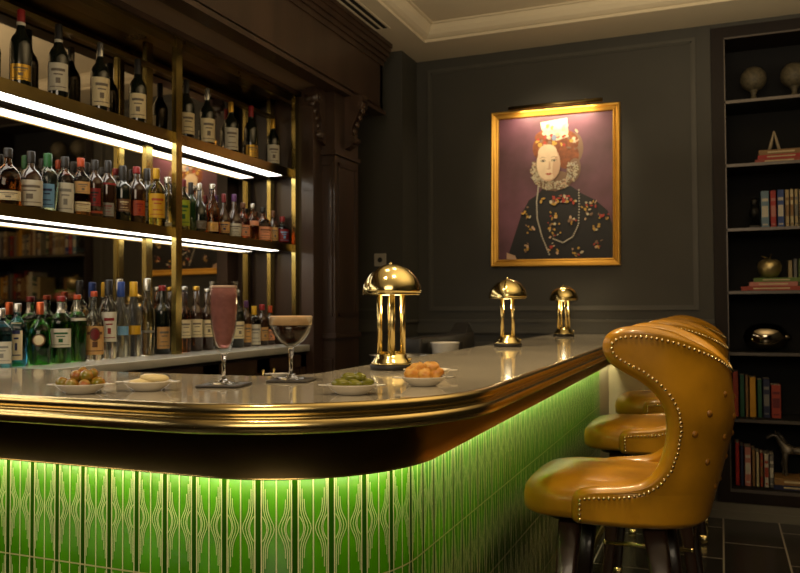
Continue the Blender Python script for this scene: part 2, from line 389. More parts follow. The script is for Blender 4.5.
def make_bottle(px, X, zb, h, r, kind, glass, cap, capfrac, labels, label, group=None, e=2., rz=None, name='bottle', capcol2=None, oval=None):
    Y = y_on_x(px, X)
    if rz is None: rz = radians(-38+random.uniform(-12, 10))
    t = thing(name, label, 'bottle', (X, Y, zb), rz, group)
    pf = PROF[kind]
    prof = [(a*r, b*h*.985) for a, b in pf]
    MB().lathe(prof, n=28, e=e).build('glass_body', glass, t)
    nr = pf[-1][0]*r
    cb_ = MB(); z0 = h*(1-capfrac)
    rr = nr+.0022
    cb_.lathe([(rr, z0), (rr, z0+.002), (rr, h-.003), (rr*.9, h)], n=18)
    if capcol2: cb_.lathe([(rr+.0008, z0), (rr+.0008, z0+.012)], n=18, mi=1)
    cb_.build('cap', [C[cap], C[capcol2 or cap]], t)
    for i, (a, b, colr, half, mark) in enumerate(labels):
        lb = MB(); n = 14
        def P(th, z, off):
            R = nrad(pf, z)*r+off
            ca, sa = cos(th), sin(th)
            k = (abs(ca)**e+abs(sa)**e)**(-1/e) if e != 2 else 1
            return (R*k*ca, R*k*sa, z*h*.985)
        def patch(th0, th1, za, zb_, off, mi, n=n, mz=4):
            vs = [P(th0+(th1-th0)*i/n, za+(zb_-za)*j/mz, off) for j in range(mz+1) for i in range(n+1)]
            fs = [(j*(n+1)+i, j*(n+1)+i+1, (j+1)*(n+1)+i+1, (j+1)*(n+1)+i) for j in range(mz) for i in range(n)]
            lb.add(vs, fs, mi, True)
        hf = radians(half); patch(-hf, hf, a, b, .0009, 0)
        if mark:
            rn = random.Random(int(px*7+i))
            H_ = b-a
            patch(-hf*.62, hf*.62, a+H_*.70, a+H_*.80, .0014, 1, 8, 1)
            patch(-hf*.40, hf*.40, a+H_*.56, a+H_*.61, .0014, 1, 8, 1)
            patch(-hf*.75, hf*.75, a+H_*.12, a+H_*.15, .0014, 1, 8, 1)
            if rn.random() < .6: patch(-hf*.2, hf*.2, a+H_*.26, a+H_*.46, .0014, 1, 6, 1)
            else: patch(-hf*.5, hf*.5, a+H_*.30, a+H_*.34, .0014, 1, 6, 1)
        lb.build('label', [C[colr], C[mark or 'ink']], t)
    if oval:
        zz, ca_, cb2 = oval; ob = MB()
        for (s_, off, mi) in ((1, .0018, 0), (.78, .0023, 1)):
            ring = []
            for j in range(20):
                a = 2*pi*j/20; th = .55*s_*cos(a); z = zz+.10*s_*sin(a); R = nrad(pf, z)*r+off
                k = (abs(cos(th))**e+abs(sin(th))**e)**(-1/e) if e != 2 else 1
                ring.append((R*k*cos(th), R*k*sin(th), z*h*.985))
            ob.add([(sum(p[0] for p in ring)/20+.003, 0, zz*h*.985)]+ring, [(0, j+1, (j+1) % 20+1) for j in range(20)], mi, True)
        ob.build('oval_label', [C[ca_], C[cb2]], t)
    return t

BXC = -2.42
gT, gM, gC = 'wine bottles on the top shelf', 'spirit bottles on the middle shelf', 'bottles on the back counter'
Zt, Zm, Zc = 2.1205, 1.6755, 1.0895
top = [
 (19, .285, 'gold', (.10, .30), 'red', 'white', 'dark wine bottle with low gold label and red capsule, leftmost on the top shelf'),
 (57, .290, 'white', (.12, .48), 'black', 'white', 'dark wine bottle with large white label, second from left on top shelf'),
 (99, .287, 'cream', (.10, .50), 'silver', None, 'dark wine bottle with silver capsule, third from left on top shelf'),
 (137, .285, 'cream', (.10, .47), 'black', None, 'dark wine bottle with cream label, just left of the brass post on top shelf'),
 (186, .285, 'cream', (.10, .45), 'black', None, 'dark wine bottle with cream label standing just right of the brass post'),
 (207, .285, 'cream', (.08, .48), 'silver', None, 'dark wine bottle with grey capsule, second right of the brass post on top shelf'),
 (231, .268, 'white', (.08, .50), 'gold', None, 'dark wine bottle with white label and gold capsule between grey and red capped bottles'),
 (251, .290, 'gold', (.06, .28), 'red', None, 'dark wine bottle with red capsule and small gold label near right end'),
 (273, .270, 'white', (.08, .46), 'gold', None, 'dark wine bottle with white label, rightmost on the top shelf'),
]
for px, h, lc, (a, b), cap, c2, lab in top:
    make_bottle(px, BXC, Zt, h*1.065, .039, 'wine', G_DARK, cap, .20 if cap != 'black' else .24, [(a, b, lc, 62, 'ink')], lab, gT, capcol2=c2)

mid = [ # px, top y, base y, r, kind, glass, cap, capfrac, labels, e, label
 (7, 146, 204, .044, 'squat', G_AMBER, 'black', .16, [(.10, .26, 'cream', 60, 'ink')], 3.2, 'wide amber whisky bottle at the left edge of the middle shelf'),
 (30, 148, 206, .042, 'squat', G_BROWN, 'black', .20, [(.06, .50, 'white', 75, 'ink')], 2.6, 'black topped rum bottle with large white drawing label on middle shelf'),
 (47, 150, 209, .040, 'spirit', G_TEAL, 'green', .24, [(.08, .48, 'sky', 40, 'navy')], 2, 'clear aqua gin bottle with green cap on the middle shelf'),
 (64, 154, 212, .038, 'spirit', G_CLEAR, 'black', .18, [(.04, .55, 'white', 55, 'grey')], 2, 'clear silver bottle with white label and black cap on middle shelf'),
 (80, 155, 214, .036, 'spirit', G_AMBER, 'orange', .15, [(.10, .26, 'cream', 65, 'brown'), (.40, .60, 'tan', 45, 'ink')], 3, 'amber whisky bottle with orange top on middle shelf'),
 (94, 158, 217, .036, 'spirit', G_BROWN, 'black', .17, [(.22, .52, 'red', 40, 'black'), (.10, .14, 'orange', 60, None)], 2, 'dark rum bottle with red label on middle shelf'),
 (107, 158, 218, .037, 'spirit', G_BROWN, 'black', .2, [(.08, .30, 'grey', 40, 'red'), (.60, .63, 'red', 70, None)], 2, 'dark bottle with grey figure label and thin red band on middle shelf'),
 (122, 162, 219, .037, 'bord', G_DARK, 'black', .25, [(.20, .42, 'brown', 45, 'cream')], 2, 'tall black bottle with brown label left of the brass strip on middle shelf'),
 (136, 163, 221, .040, 'spirit', G_BROWN, 'red', .12, [(.16, .42, 'orange', 42, 'red')], 2, 'dark bottle with red cap and round orange label on middle shelf'),
 (146.5, 165, 223, .034, 'bord', G_DARK, 'black', .2, [(.10, .42, 'white', 50, 'grey')], 2, 'slim dark bottle with white label on middle shelf'),
 (156, 168, 225, .038, 'spirit', G_YEL, 'yellow', .18, [(.14, .56, 'yellow', 65, 'orange')], 2, 'bottle with bright yellow label just left of the brass post'),
 (167, 176, 227, .033, 'tall', G_CLEAR, 'silver', .12, [(.04, .12, 'cream', 60, None)], 2, 'slim clear bottle beside the brass post on middle shelf'),
 (183, 178, 229, .034, 'spirit', G_YEL, 'maroon', .14, [(.10, .60, 'lime', 60, 'green')], 2, 'bottle with lime green label right of the brass post'),
 (190.5, 180, 230, .028, 'bord', G_DGREEN, 'black', .24, [], 2, 'slim dark green bottle behind the lime labelled bottle'),
 (199, 181, 231, .040, 'round', G_DARK, 'silver', .14, [(.10, .26, 'ink', 50, 'grey')], 2, 'round black bottle with silver stopper on middle shelf'),
 (212, 183, 234, .043, 'flare', G_AMBER, 'silver', .10, [(.08, .26, 'tan', 40, 'gold')], 2, 'tall amber decanter bottle on middle shelf'),
 (223.5, 192, 235, .036, 'round', G_BROWN, 'maroon', .2, [(.10, .35, 'tan', 55, 'navy')], 2, 'small dark liqueur bottle with maroon cap on middle shelf'),
 (234, 193, 237, .042, 'round', G_BROWN, 'purple', .16, [(.06, .34, 'white', 60, 'ink')], 2, 'round dark bottle with white label on middle shelf'),
 (243, 201, 238, .038, 'squat', G_PINK, 'brown', .14, [(.10, .40, 'peach', 50, 'ink')], 2, 'squat rose coloured bottle on middle shelf'),
 (252.5, 202, 239, .038, 'squat', G_ORANGE, 'silver', .12, [(.42, .55, 'peach', 50, None)], 2, 'squat bright orange bottle on middle shelf'),
 (263, 206, 241, .044, 'squat', G_ORANGE, 'black', .14, [(.08, .45, 'peach', 60, 'brown')], 3, 'square orange bottle with peach label on middle shelf'),
 (273, 209, 242, .032, 'squat', G_BROWN, 'brown', .2, [(.10, .5, 'tan', 50, 'ink')], 2, 'small brown bottle with tan label near right end of middle shelf'),
 (282.5, 215, 243, .042, 'squat', G_CLEAR, 'red', .18, [(.10, .55, 'red', 50, 'sky')], 2, 'small clear bottle with red cap, rightmost on the middle shelf'),
]
def spread(items, zr):
    """items: (px, r); returns the X of each so that neighbours do not touch"""
    xs = []; pl = []
    for px, r in items:
        best = None
        for dx in (0, .022, -.022, .035, -.035, .045, -.045):
            X = BXC+dx
            if X+r > SF-.004 and zr: X = SF-.004-r
            if X-r < MX+.004: X = MX+.004+r
            Y = y_on_x(px, X)
            gap = min([sqrt((X-a)**2+(Y-b)**2)-r-q for a, b, q in pl[-3:]] or [1])
            if best is None or gap > best[0]: best = (gap, X, Y)
            if gap > .001: break
        r2 = r if best[0] > .001 else max(.02, r+best[0]-.001)
        pl.append((best[1], best[2], r2)); xs.append((best[1], r2))
    return xs
def px_h(px, X, y0, y1):
    t = (px-400)/F; z = -X/(.3738-.9275*t); return (y1-y0)*z/F
for (px, yt, yb, r_, kind, gl, cap, cf_, labs, e, lab), (X_, r) in zip(mid, spread([(m_[0], m_[3]) for m_ in mid], True)):
    make_bottle(px, X_, Zm, px_h(px, X_, yt, yb)*1.02, r, kind, gl, cap, cf_, labs, lab, gM, e=e)

cnt = [
 (1, 304, 362, .038, 'spirit', G_PALE, 'silver', .16, [(.08, .45, 'white', 50, 'grey')], 3.2, 'pale blue square bottle at the left edge of the back counter', None),
 (17.5, 303, 364, .034, 'spirit', G_BLUE, 'silver', .14, [(.10, .70, 'cream', 32, 'navy')], 4, 'bright blue square gin bottle with tall cream label', None),
 (40, 302, 363, .040, 'squat', G_GREEN, 'copper', .20, [], 2.6, 'green squat gin bottle with oval label and copper cap', (.40, 'brown', 'cream')),
 (61, 296, 361, .040, 'spirit', G_GREEN, 'red', .08, [(.24, .52, 'white', 55, 'green'), (.76, .92, 'silver', 90, None)], 3, 'dark green gin bottle with white label and red topped silver neck', None),
 (77, 295, 360, .036, 'spirit', G_GREEN, 'orange', .07, [(.62, .66, 'white', 60, None), (.76, .93, 'silver', 90, None)], 2, 'green gin bottle with silver neck beside the tan labelled bottle', None),
 (94, 292, 359, .038, 'squat', G_CLEAR, 'orange', .08, [(.08, .50, 'tan', 75, 'brown')], 2, 'clear tequila bottle with tan label and orange cap', (.38, 'brown', 'maroon')),
 (108.5, 282, 359, .038, 'spirit', G_CLEAR, 'black', .20, [(.22, .60, 'white', 50, 'red')], 2, 'clear vodka bottle with white label and black cap', None),
 (121, 283, 357, .033, 'tall', G_FROST, 'blue', .20, [(.30, .42, 'sky', 55, None)], 2, 'frosted vodka bottle with blue cap', None),
 (133.5, 283, 356, .036, 'tall', G_FROST, 'yellow', .20, [(.30, .42, 'yellow', 45, None)], 2, 'frosted vodka bottle with yellow cap', None),
 (147, 280, 355, .035, 'tall', G_CLEAR, 'silver', .16, [(.30, .33, 'grey', 55, None)], 2, 'clear vodka bottle with silver cap left of the dark wine bottle', None),
 (162, 287, 354, .036, 'bord', G_DARK, 'red', .08, [(.08, .40, 'tan', 55, 'ink')], 2, 'dark wine bottle with red top just left of the brass post', None),
 (184, 288, 352, .034, 'tall', G_AMBER, 'silver', .06, [(.22, .50, 'cream', 55, 'ink')], 2, 'amber bottle with cream label just right of the brass post on counter', None),
 (196, 288, 351, .034, 'tall', G_BROWN, 'gold', .06, [(.22, .50, 'cream', 55, 'ink')], 2, 'brown bottle with cream label and gold top left of the champagne flute', None),
 (207, 290, 350, .034, 'tall', G_BROWN, 'silver', .06, [(.22, .50, 'cream', 55, 'ink')], 2, 'brown bottle with cream label right beside the champagne flute', None),
 (221, 290, 349, .036, 'bord', G_DARK, 'black', .16, [(.15, .45, 'cream', 50, 'ink')], 2, 'dark wine bottle seen behind the champagne flute', None),
 (237, 292, 348, .038, 'bord', G_DARK, 'silver', .10, [(.16, .46, 'cream', 60, 'ink')], 2, 'dark wine bottle with cream label right behind the champagne flute', None),
 (246, 303, 348, .030, 'spirit', G_BROWN, 'purple', .15, [(.10, .50, 'tan', 50, 'ink')], 2, 'small dark bottle with purple cap behind the gold capped bottle', None),
 (254, 308, 347, .036, 'spirit', G_CLEAR, 'yellow', .22, [(.04, .55, 'white', 70, 'grey')], 2, 'small white labelled bottle with yellow neck on the counter', None),
 (262, 306, 346, .036, 'spirit', G_BROWN, 'red', .14, [(.12, .45, 'tan', 50, 'ink')], 2, 'dark bottle with red cap near the right end of the counter', None),
 (270, 308, 346, .030, 'spirit', G_BROWN, 'orange', .18, [(.12, .4, 'peach', 50, 'ink')], 2, 'dark bottle with orange cap near the right end of the counter', None),
]
for (px, yt, yb, r_, kind, gl, cap, cf_, labs, e, lab, ov), (X_, r) in zip(cnt, spread([(m_[0], m_[3]) for m_ in cnt], False)):
    make_bottle(px, X_, Zc, px_h(px, X_, yt, yb)*1.02, r, kind, gl, cap, cf_, labs, lab, gC, e=e, oval=ov)

# ------------------------------------------------------------------ the bar
RC, R0 = (-.987, 1.75), .50        # corner centre, marble edge radius
XL, YE = -2.10, 5.27
def path(off, ds=.04, xl=XL, ye=YE, na=36):
    r = R0-off; out = []; s = 0
    n = int((RC[0]-xl)/ds)
    for i in range(n): out.append((xl+(RC[0]-xl)*i/n, RC[1]-r, 0, -1))
    for i in range(na+1):
        a = -pi/2+pi/2*i/na; out.append((RC[0]+r*cos(a), RC[1]+r*sin(a), cos(a), sin(a)))
    n = int((ye-RC[1])/ds)
    for i in range(1, n+1): out.append((RC[0]+r, RC[1]+(ye-RC[1])*i/n, 1, 0))
    return out
def sweep(mb, prof, ye=YE, xl=XL, mi=0, closed=True, smooth=True, ds=.25, na=36):
    base = path(0, ds, xl, ye, na)
    rings = []
    for (x, y, nx, ny) in base:
        rings.append([(x+nx*o_, y+ny*o_, z) for o_, z in prof])
    mb.loft(rings, mi, smooth, closed, closed)
bar = thing('bar_counter', 'curved marble topped bar with double brass rail and green patterned tile front', 'bar', (-1.0, 1.75, 0))
def at_bar(mb, name, m, parent=bar, merge=False):
    o = mb.build(name, m, merge=merge); o.parent = parent; o.location = (1.0, -1.75, 0); return o
mt = MB(); IX, IY, ir = -1.03, 1.82, .16
outer = [(x, y) for x, y, a, b in path(.002, .25)]
inner = [(IX, YE)]+[(IX-ir+ir*cos(a), IY+ir-ir*sin(a)) for a in [pi/2*k/10 for k in range(11)]]+[(XL, IY)]
poly = outer+inner; n = len(poly)
mt.add([(x, y, BT-.03) for x, y in poly]+[(x, y, BT) for x, y in poly],
       [tuple(range(n))[::-1], tuple(range(n, 2*n))]+[(i, (i+1) % n, n+(i+1) % n, n+i) for i in range(n)])
at_bar(mt, 'marble_top', MARBLE)
def arc(cx, cz, r, a0, a1, n=8): return [(cx+r*cos(radians(a0+(a1-a0)*i/n)), cz+r*sin(radians(a0+(a1-a0)*i/n))) for i in range(n+1)]
rp = [(-.03, BT-.004), (-.001, BT+.0015)]+arc(.002, BT-.0105, .012, 88, -70, 8)+[(.004, BT-.026)]+arc(.010, BT-.040, .0145, 70, -88, 8)+[(-.02, BT-.0545), (-.03, BT-.054)]
q = MB(); sweep(q, rp[::-1], na=48); at_bar(q, 'brass_rail', BRASSR)
ap = .135
q = MB(); sweep(q, [(-ap, BT-.052), (-ap, .953), (-ap+.004, .951), (-ap-.006, .948), (-ap-.010, .951), (-ap-.008, BT-.052)][::-1], ye=YE, na=48); at_bar(q, 'bronze_apron', BRONZE)
q = MB(); sweep(q, [(-.02, BT-.053), (-.02, BT-.060), (-ap-.06, BT-.060), (-ap-.06, BT-.053)][::-1]); at_bar(q, 'top_underside', WOOD)
# led strip hidden behind the apron
q = MB(); base = path(.154, .2); ring = [[(x-nx*.006, y-ny*.006, .985), (x+nx*.006, y+ny*.006, .985)] for x, y, nx, ny in base]
q.loft(ring, 0, False, False, False); at_bar(q, 'light_strip', LEDG)
# tile skin
TI = .18; YT = 4.78
q = MB(); sweep(q, [(-TI, .0), (-TI, BT-.06), (-TI-.03, BT-.06), (-TI-.03, 0)][::-1], ye=YT, na=48)
rT = R0-TI; L1 = RC[0]-XL; LA = rT*pi/2; L2 = YT-RC[1]; LT = L1+LA+L2
def tp(s, z, off=.0012):
    if s < L1: x, y, nx, ny = XL+s, RC[1]-rT, 0, -1
    elif s < L1+LA:
        a = -pi/2+(s-L1)/rT; x, y, nx, ny = RC[0]+rT*cos(a), RC[1]+rT*sin(a), cos(a), sin(a)
    else: x, y, nx, ny = RC[0]+rT, RC[1]+(s-L1-LA), 1, 0
    return (x+nx*off, y+ny*off, z)
def ribbon(pts, w_, mi, off=.0014):
    vs = []
    for i, (s_, z_) in enumerate(pts):
        a = pts[max(i-1, 0)]; b_ = pts[min(i+1, len(pts)-1)]
        dx, dz = b_[0]-a[0], b_[1]-a[1]; l = sqrt(dx*dx+dz*dz)+1e-9; px_, pz_ = -dz/l*w_/2, dx/l*w_/2
        vs += [tp(min(max(s_-px_, 0), LT), z_-pz_, off), tp(min(max(s_+px_, 0), LT), z_+pz_, off)]
    q.add(vs, [(2*i, 2*i+1, 2*i+3, 2*i+2) for i in range(len(pts)-1)], mi)
TW, TH = .0767, .230
s0 = (-1.554-XL) % TW
rows = [(.717, .947), (.487, .717), (.257, .487), (.027, .257)]
k = 0; sc = s0
while sc < LT-.01:
    for zi, (za, zb) in enumerate(rows):
        zc = .839-.23*zi; hh = .118
        ribbon([(sc, za), (sc, zb)], .0027, 2)
        for sg in (-1, 1):
            ribbon([(sc+sg*(TW/2-.0070), za), (sc+sg*(TW/2-.0070), zb)], .0026, 2)
            ribbon([(sc+sg*(TW/2-.0030), za), (sc+sg*(TW/2-.0030), zb)], .0060, 1, .0006)
            for j, (a0, b0, ext) in enumerate(((.0275, .0165, .86), (.0232, .0105, .70), (.0190, .0045, .52))):
                m_ = 14; P_ = []
                for i in range(m_+1):
                    v_ = -ext+2*ext*i/m_
                    P_.append((sc+sg*(a0-(a0-b0)*math.exp(-(v_/.21)**2)), zc+hh*v_))
                ribbon(P_, .0015, 2)
            for j, (a0, b0, ext) in enumerate(((.0200, .0290, .22),)):   # short curves crossing them
                P_ = []
                for i in range(9):
                    v_ = -ext+2*ext*i/8
                    P_.append((sc+sg*(a0+(b0-a0)*(v_/ext)**2), zc+hh*v_))
                ribbon(P_, .0016, 2)
    sc += TW
for z in (.717, .487, .257, .027): 
    m_ = 120; ribbon([(LT*i/m_, z) for i in range(m_+1)], .0035, 3, .0018)
at_bar(q, 'tiled_front', [TILE, TILED, CREAM, GROUT])
at_bar(MB().bb(-1.0, -.668, YT+.002, YE, 0, BT-.06).bb(-1.0, -.30, 5.20, YE+.015, 0, BT-.06), 'lit_wall_pier', PIER)  # pale block added where the led lights the wall
at_bar(MB().bb(-1.02, -1.0, 2.0, YE, 0, BT-.06), 'inner_panel', WOOD)
at_bar(MB().bb(XL, -1.1, 1.79, 1.81, 0, BT-.06), 'inner_panel', WOOD)
# foot rail
q = MB(); fr = path(.10, .2)
q.tube([(x, y, .15) for x, y, a, b in fr if True], .017, 12)
foot = thing('foot_rail', 'brass foot rail running low along the tiled bar front', 'rail', (-.59, 3, .15))
o_ = q.build('rail_tube', BRASS, foot); o_.location = (.59, -3, -.15)
for (x, y, nx, ny) in fr[2::4]:
    b = MB(); b.tube([(x, y, .15), (x-nx*.078, y-ny*.078, .15)], .009, 8); b.tube([(x-nx*.073, y-ny*.073, .15), (x-nx*.079, y-ny*.079, .15)], .024, 14)
    o_ = b.build('rail_bracket', BRASS, foot); o_.location = (.59, -3, -.15)

# ------------------------------------------------------------------ lamps
def make_lamp(label):
    t = thing('table_lamp', label, 'lamp', (0, 0, 0), 0, 'brass dome lamps along the bar')
    MB().lathe([(.060, 0), (.062, .002), (.062, .013), (.058, .015)], n=36).build('base', BLACK, t)
    MB().lathe([(.060, .0152), (.060, .020), (.054, .024), (.052, .030), (.046, .034), (.045, .042), (.030, .046), (.026, .052), (.010, .054)], n=36).build('collar', BRASS, t)
    for k in range(4):
        a = radians(28+90*k); x, y = .034*cos(a), .034*sin(a)
        MB().tube([(x, y, .040), (x, y, .222)], .0078, 14).build('column', COLB, t)
    R = .084; sh_ = MB()
    prof = [(R-.006, .2165), (R, .2155), (R, .219)]+[(R*cos(radians(a)), .219+R*.99*sin(radians(a))) for a in range(6, 90, 7)]+[(.001, .3025)]
    sh_.lathe(prof, n=48, caps=False)
    s2 = sh_.build('lamp_shade', BRASS, t)
    # outer half-shell that overlaps the dome
    q = MB(); R2 = .0875; n = 28
    vs = []; 
    for i in range(n+1):
        a = radians(-118+200*i/n)
        for j in range(15):
            b_ = radians(2+88*j/14); vs.append((R2*cos(b_)*cos(a), R2*cos(b_)*sin(a), .219+R2*.985*sin(b_)))
    fs = [(i*15+j, (i+1)*15+j, (i+1)*15+j+1, i*15+j+1) for i in range(n) for j in range(14)]
    q.add(vs, fs, 0, True)
    h_ = q.build('outer_shell', BRASS, s2)
    md = h_.modifiers.new('solid', 'SOLIDIFY'); md.thickness = .003; md.offset = 0
    MB().lathe([(.030, .2185), (R-.008, .2185), (R-.008, .2205), (.030, .2205)], n=36).build('shade_plate', BRASS, t)
    MB().lathe([(.001, .2150), (.026, .2152), (.026, .2182), (.001, .2183)], n=28).build('diffuser', LAMPGLOW, t)
    MB().ball((0, 0, .306), .006, 10, 6).build('finial', BRASS, t)
    MB().tube([(.062, 0, .03), (.055, 0, .03)], .004, 8).build('switch', BRASS, t)
    return t
lamp0 = make_lamp('brass dome lamp nearest the camera, beside the fried snacks')
labs = ['brass dome lamp nearest the camera, beside the fried snacks', 'middle one of three brass dome lamps on the marble bar', 'farthest brass dome lamp at the far end of the bar']
for i, (x, y) in enumerate(((-.893, 2.145), (-.895, 3.52), (-.885, 4.85))):
    t = lamp0 if i == 0 else copy_tree(lamp0)
    t.location = (x, y, BT+.0005); t.rotation_euler = (0, 0, radians((0, 31, 6)[i])); t['label'] = labs[i]
    L = bpy.data.lights.new('lamp_bulb', 'POINT'); L.energy = .5; L.color = (1, .76, .42); L.shadow_soft_size = .012
    lo = bpy.data.objects.new('bulb', L); COL.objects.link(lo); lo.parent = t; lo.location = (0, 0, .19)

# ------------------------------------------------------------------ drinks
Z = BT+.0005
def coaster(x, y, rz, lab):
    t = MB().bevbox(-.052, .052, -.052, .052, 0, .005, .006).build('coaster', SLATE)
    t.location = (x, y, Z); t.rotation_euler = (0, 0, rz); tag(t, lab, 'coaster')
coaster(-1.070, 1.562, .25, 'dark square slate coaster under the champagne flute')
coaster(-.985, 1.725, .25, 'dark square slate coaster under the cocktail coupe')
PINK = mat('pink_champagne', (.72, .31, .31), .05, trans=.6, ior=1.12, noise=.2, nscale=90)
FROTH = mat('pink_froth', (.85, .62, .55), .6)
COFFEE = mat('coffee_cocktail', (.022, .008, .004), .1, coat=.2)
CREMA = mat('coffee_crema', (.70, .47, .27), .6, noise=.12, nscale=50)
fl = thing('champagne_flute', 'tall champagne flute of pink sparkling drink on a slate coaster', 'glass', (-1.072, 1.562, Z+.0055))
def shell(outer, inner): return outer+inner[::-1]
ou = [(.012, .070), (.016, .078), (.022, .095), (.028, .125), (.0325, .165), (.0335, .195), (.0325, .236)]
inn = [(.001, .080), (.013, .082), (.0205, .098), (.0268, .127), (.0313, .165), (.0323, .195), (.0315, .2362)]
q = MB(); q.lathe([(.005, .068), (.012, .0705)]+ou[1:]+inn[::-1], n=40, caps=False); q.build('bowl', GLASS, fl)
q = MB(); q.lathe([(.001, .0), (.031, .0), (.033, .0012), (.032, .0025), (.014, .0045), (.006, .010), (.0042, .022), (.0042, .050), (.0055, .062), (.010, .068), (.001, .0705)], n=32); q.build('stem', GSTEM, fl)
q = MB(); q.lathe([(.001, .0805), (.0125, .0826), (.0199, .0985), (.0262, .127), (.0307, .165), (.0317, .195), (.0311, .222), (.001, .222)], n=36); q.build('drink', PINK, fl)
q = MB(); q.lathe([(.001, .2221), (.0310, .2221), (.0308, .227), (.001, .2275)], n=36); q.build('froth', FROTH, fl)
cp = thing('coupe_glass', 'coupe of dark coffee cocktail with thick tan foam', 'glass', (-.987, 1.725, Z+.0055)); cp.scale = (1, 1, .97)
q = MB(); q.lathe([(.004, .078), (.012, .082), (.030, .094), (.045, .115), (.0535, .138), (.0555, .158), (.0545, .1582), (.0525, .138), (.0440, .116), (.0295, .0955), (.011, .0835), (.001, .082)], n=44, caps=False); q.build('bowl', GLASS, cp)
q = MB(); q.lathe([(.001, 0), (.034, 0), (.036, .0012), (.035, .0025), (.015, .0045), (.006, .010), (.0042, .025), (.0048, .055), (.0065, .068), (.008, .076), (.001, .080)], n=32); q.build('stem', GSTEM, cp)
q = MB(); q.lathe([(.001, .0830), (.011, .0845), (.029, .0963), (.0434, .1168), (.0512, .136), (.001, .136)], n=40); q.build('drink', COFFEE, cp)
q = MB(); q.lathe([(.001, .1362), (.0514, .1362), (.0534, .150), (.0540, .1575), (.050, .1595), (.001, .1600)], n=40); q.build('foam', CREMA, cp)

# ------------------------------------------------------------------ dishes and snacks
def dish(x, y, lab, sx=1., sy=1., rz=0, tab=False):
    t = thing('snack_dish', lab, 'dish', (x, y, Z), rz)
    q = MB(); q.lathe([(.001, .001), (.030, 0), (.034, .002), (.046, .012), (.056, .022), (.059, .0245), (.0595, .026), (.057, .0265), (.053, .0235), (.043, .014), (.030, .0055), (.001, .005)], n=40, caps=False, sx=sx, sy=sy)
    q.build('bowl', CHINA, t); t.scale = (1, 1, .8)
    for s_ in (-1, 1):
        q = MB(); q.lathe([(.001, .0225), (.013, .0225), (.016, .0245), (.013, .026), (.001, .026)], c=(s_*.060*sx, 0, 0), n=18)
        q.build('tab_handle', CHINA, t)
    return t
dish(-1.270, 1.325, 'white oval dish holding green and red olives at the left', .95, .8, .4)
dish(-1.172, 1.420, 'white oval dish holding pale cheese slices near the flute', .93, .75, .4)
dish(-.713, 1.500, 'white oval dish holding green gherkins in front of the near lamp', .93, .75, .35)
dish(-.636, 1.72, 'white oval dish holding golden fried bites near the brass rail', .93, .78, .5)
dish(-.695, 1.93, 'empty white oval dish behind the fried bites', .93, .78, .2)
t = dish(-1.045, 1.772, 'small white saucer just behind the coupe glass', .42, .30, .3)
t.scale = (1, 1, .5)
OL = mat('olive_skin', (.17, .17, .012), .2, noise=.3, nscale=40, coat=.5, col2=(.34, .13, .01))
OR = mat('red_olive_skin', (.34, .07, .015), .2, noise=.5, nscale=60, coat=.5, col2=(.30, .25, .03))
GH = mat('gherkin_skin', (.22, .215, .015), .25, noise=.4, nscale=70, coat=.5, bump=.3, bscale=120)
FR = mat('fried_crust', (.56, .19, .012), .4, noise=.4, nscale=60, bump=1, bscale=110, coat=.2, col2=(.74, .42, .08))
CH = mat('pale_cheese', (.80, .66, .34), .45, noise=.1, nscale=20)
def food(name, x, y, z, r, m, lab, cat, group, seed, rz=0, wob=.03, rx=0):
    M = Matrix.Rotation(rz, 3, 'Z') @ Matrix.Rotation(rx, 3, 'X')
    o = MB().ball((0, 0, 0), r, 14, 10, M=M.to_4x4(), wob=wob, seed=seed).build(name, m)
    o.location = (x, y, Z+z*.9-.002); tag(o, lab, cat, group)
def local(cx, cy, rz, u, v): return cx+u*cos(rz)-v*sin(rz), cy+u*sin(rz)+v*cos(rz)
for i, (u, v_, z, r) in enumerate(((-.036, -.010, .027, .0135), (-.012, -.020, .024, .0135), (.014, -.018, .023, .013), (.038, -.004, .027, .0135), (-.020, .014, .024, .0135), (.010, .012, .022, .0135), (.026, .014, .026, .013),
                                   (-.010, .000, .043, .013), (.013, -.004, .043, .0135), (.022, .008, .047, .012), (-.0, .010, .050, .012))):
    x, y = local(-1.27, 1.325, .4, u, v_)
    red = i in (4, 7, 10, 2)
    food('olive', x, y, z, (r*1.12, r, r), OR if red else OL, 'red tinged olive in the white oval dish' if red else 'green olive in the white oval dish', 'olive', 'red tinged olives' if red else 'green olives', i, rz=i*1.3)
for i, (u, v_, z, rr) in enumerate(((-.012, 0, .0215, 0), (.014, .002, .030, .25))):
    x, y = local(-1.172, 1.42, .4, u, v_)
    o = MB().lathe([(.001, 0), (.026, 0), (.031, .003), (.031, .008), (.024, .012), (.001, .014)], n=26, sx=1.0, sy=.7).build('cheese_slice', CH)
    o.location = (x, y, Z+z-.008); o.rotation_euler = (.05, -.12+.2*i, rr+.3)
    tag(o, ('pale cheese slice lying lowest in its dish', 'pale cheese slice leaning on top of the other')[i], 'cheese')
for i, (u, v_, z, a) in enumerate(((-.022, -.008, .022, .2), (.004, -.012, .021, -.3), (.026, -.004, .023, .5), (-.010, .010, .024, .9), (.016, .010, .025, -.2), (-.004, 0, .034, .35), (.014, -.002, .036, -.5))):
    x, y = local(-.713, 1.50, .35, u, v_)
    food('gherkin', x, y, z+.006, (.021, .010, .010), GH, 'small green gherkin piled in the white dish', 'gherkin', 'gherkins in the dish', 20+i, rz=a, wob=.08)
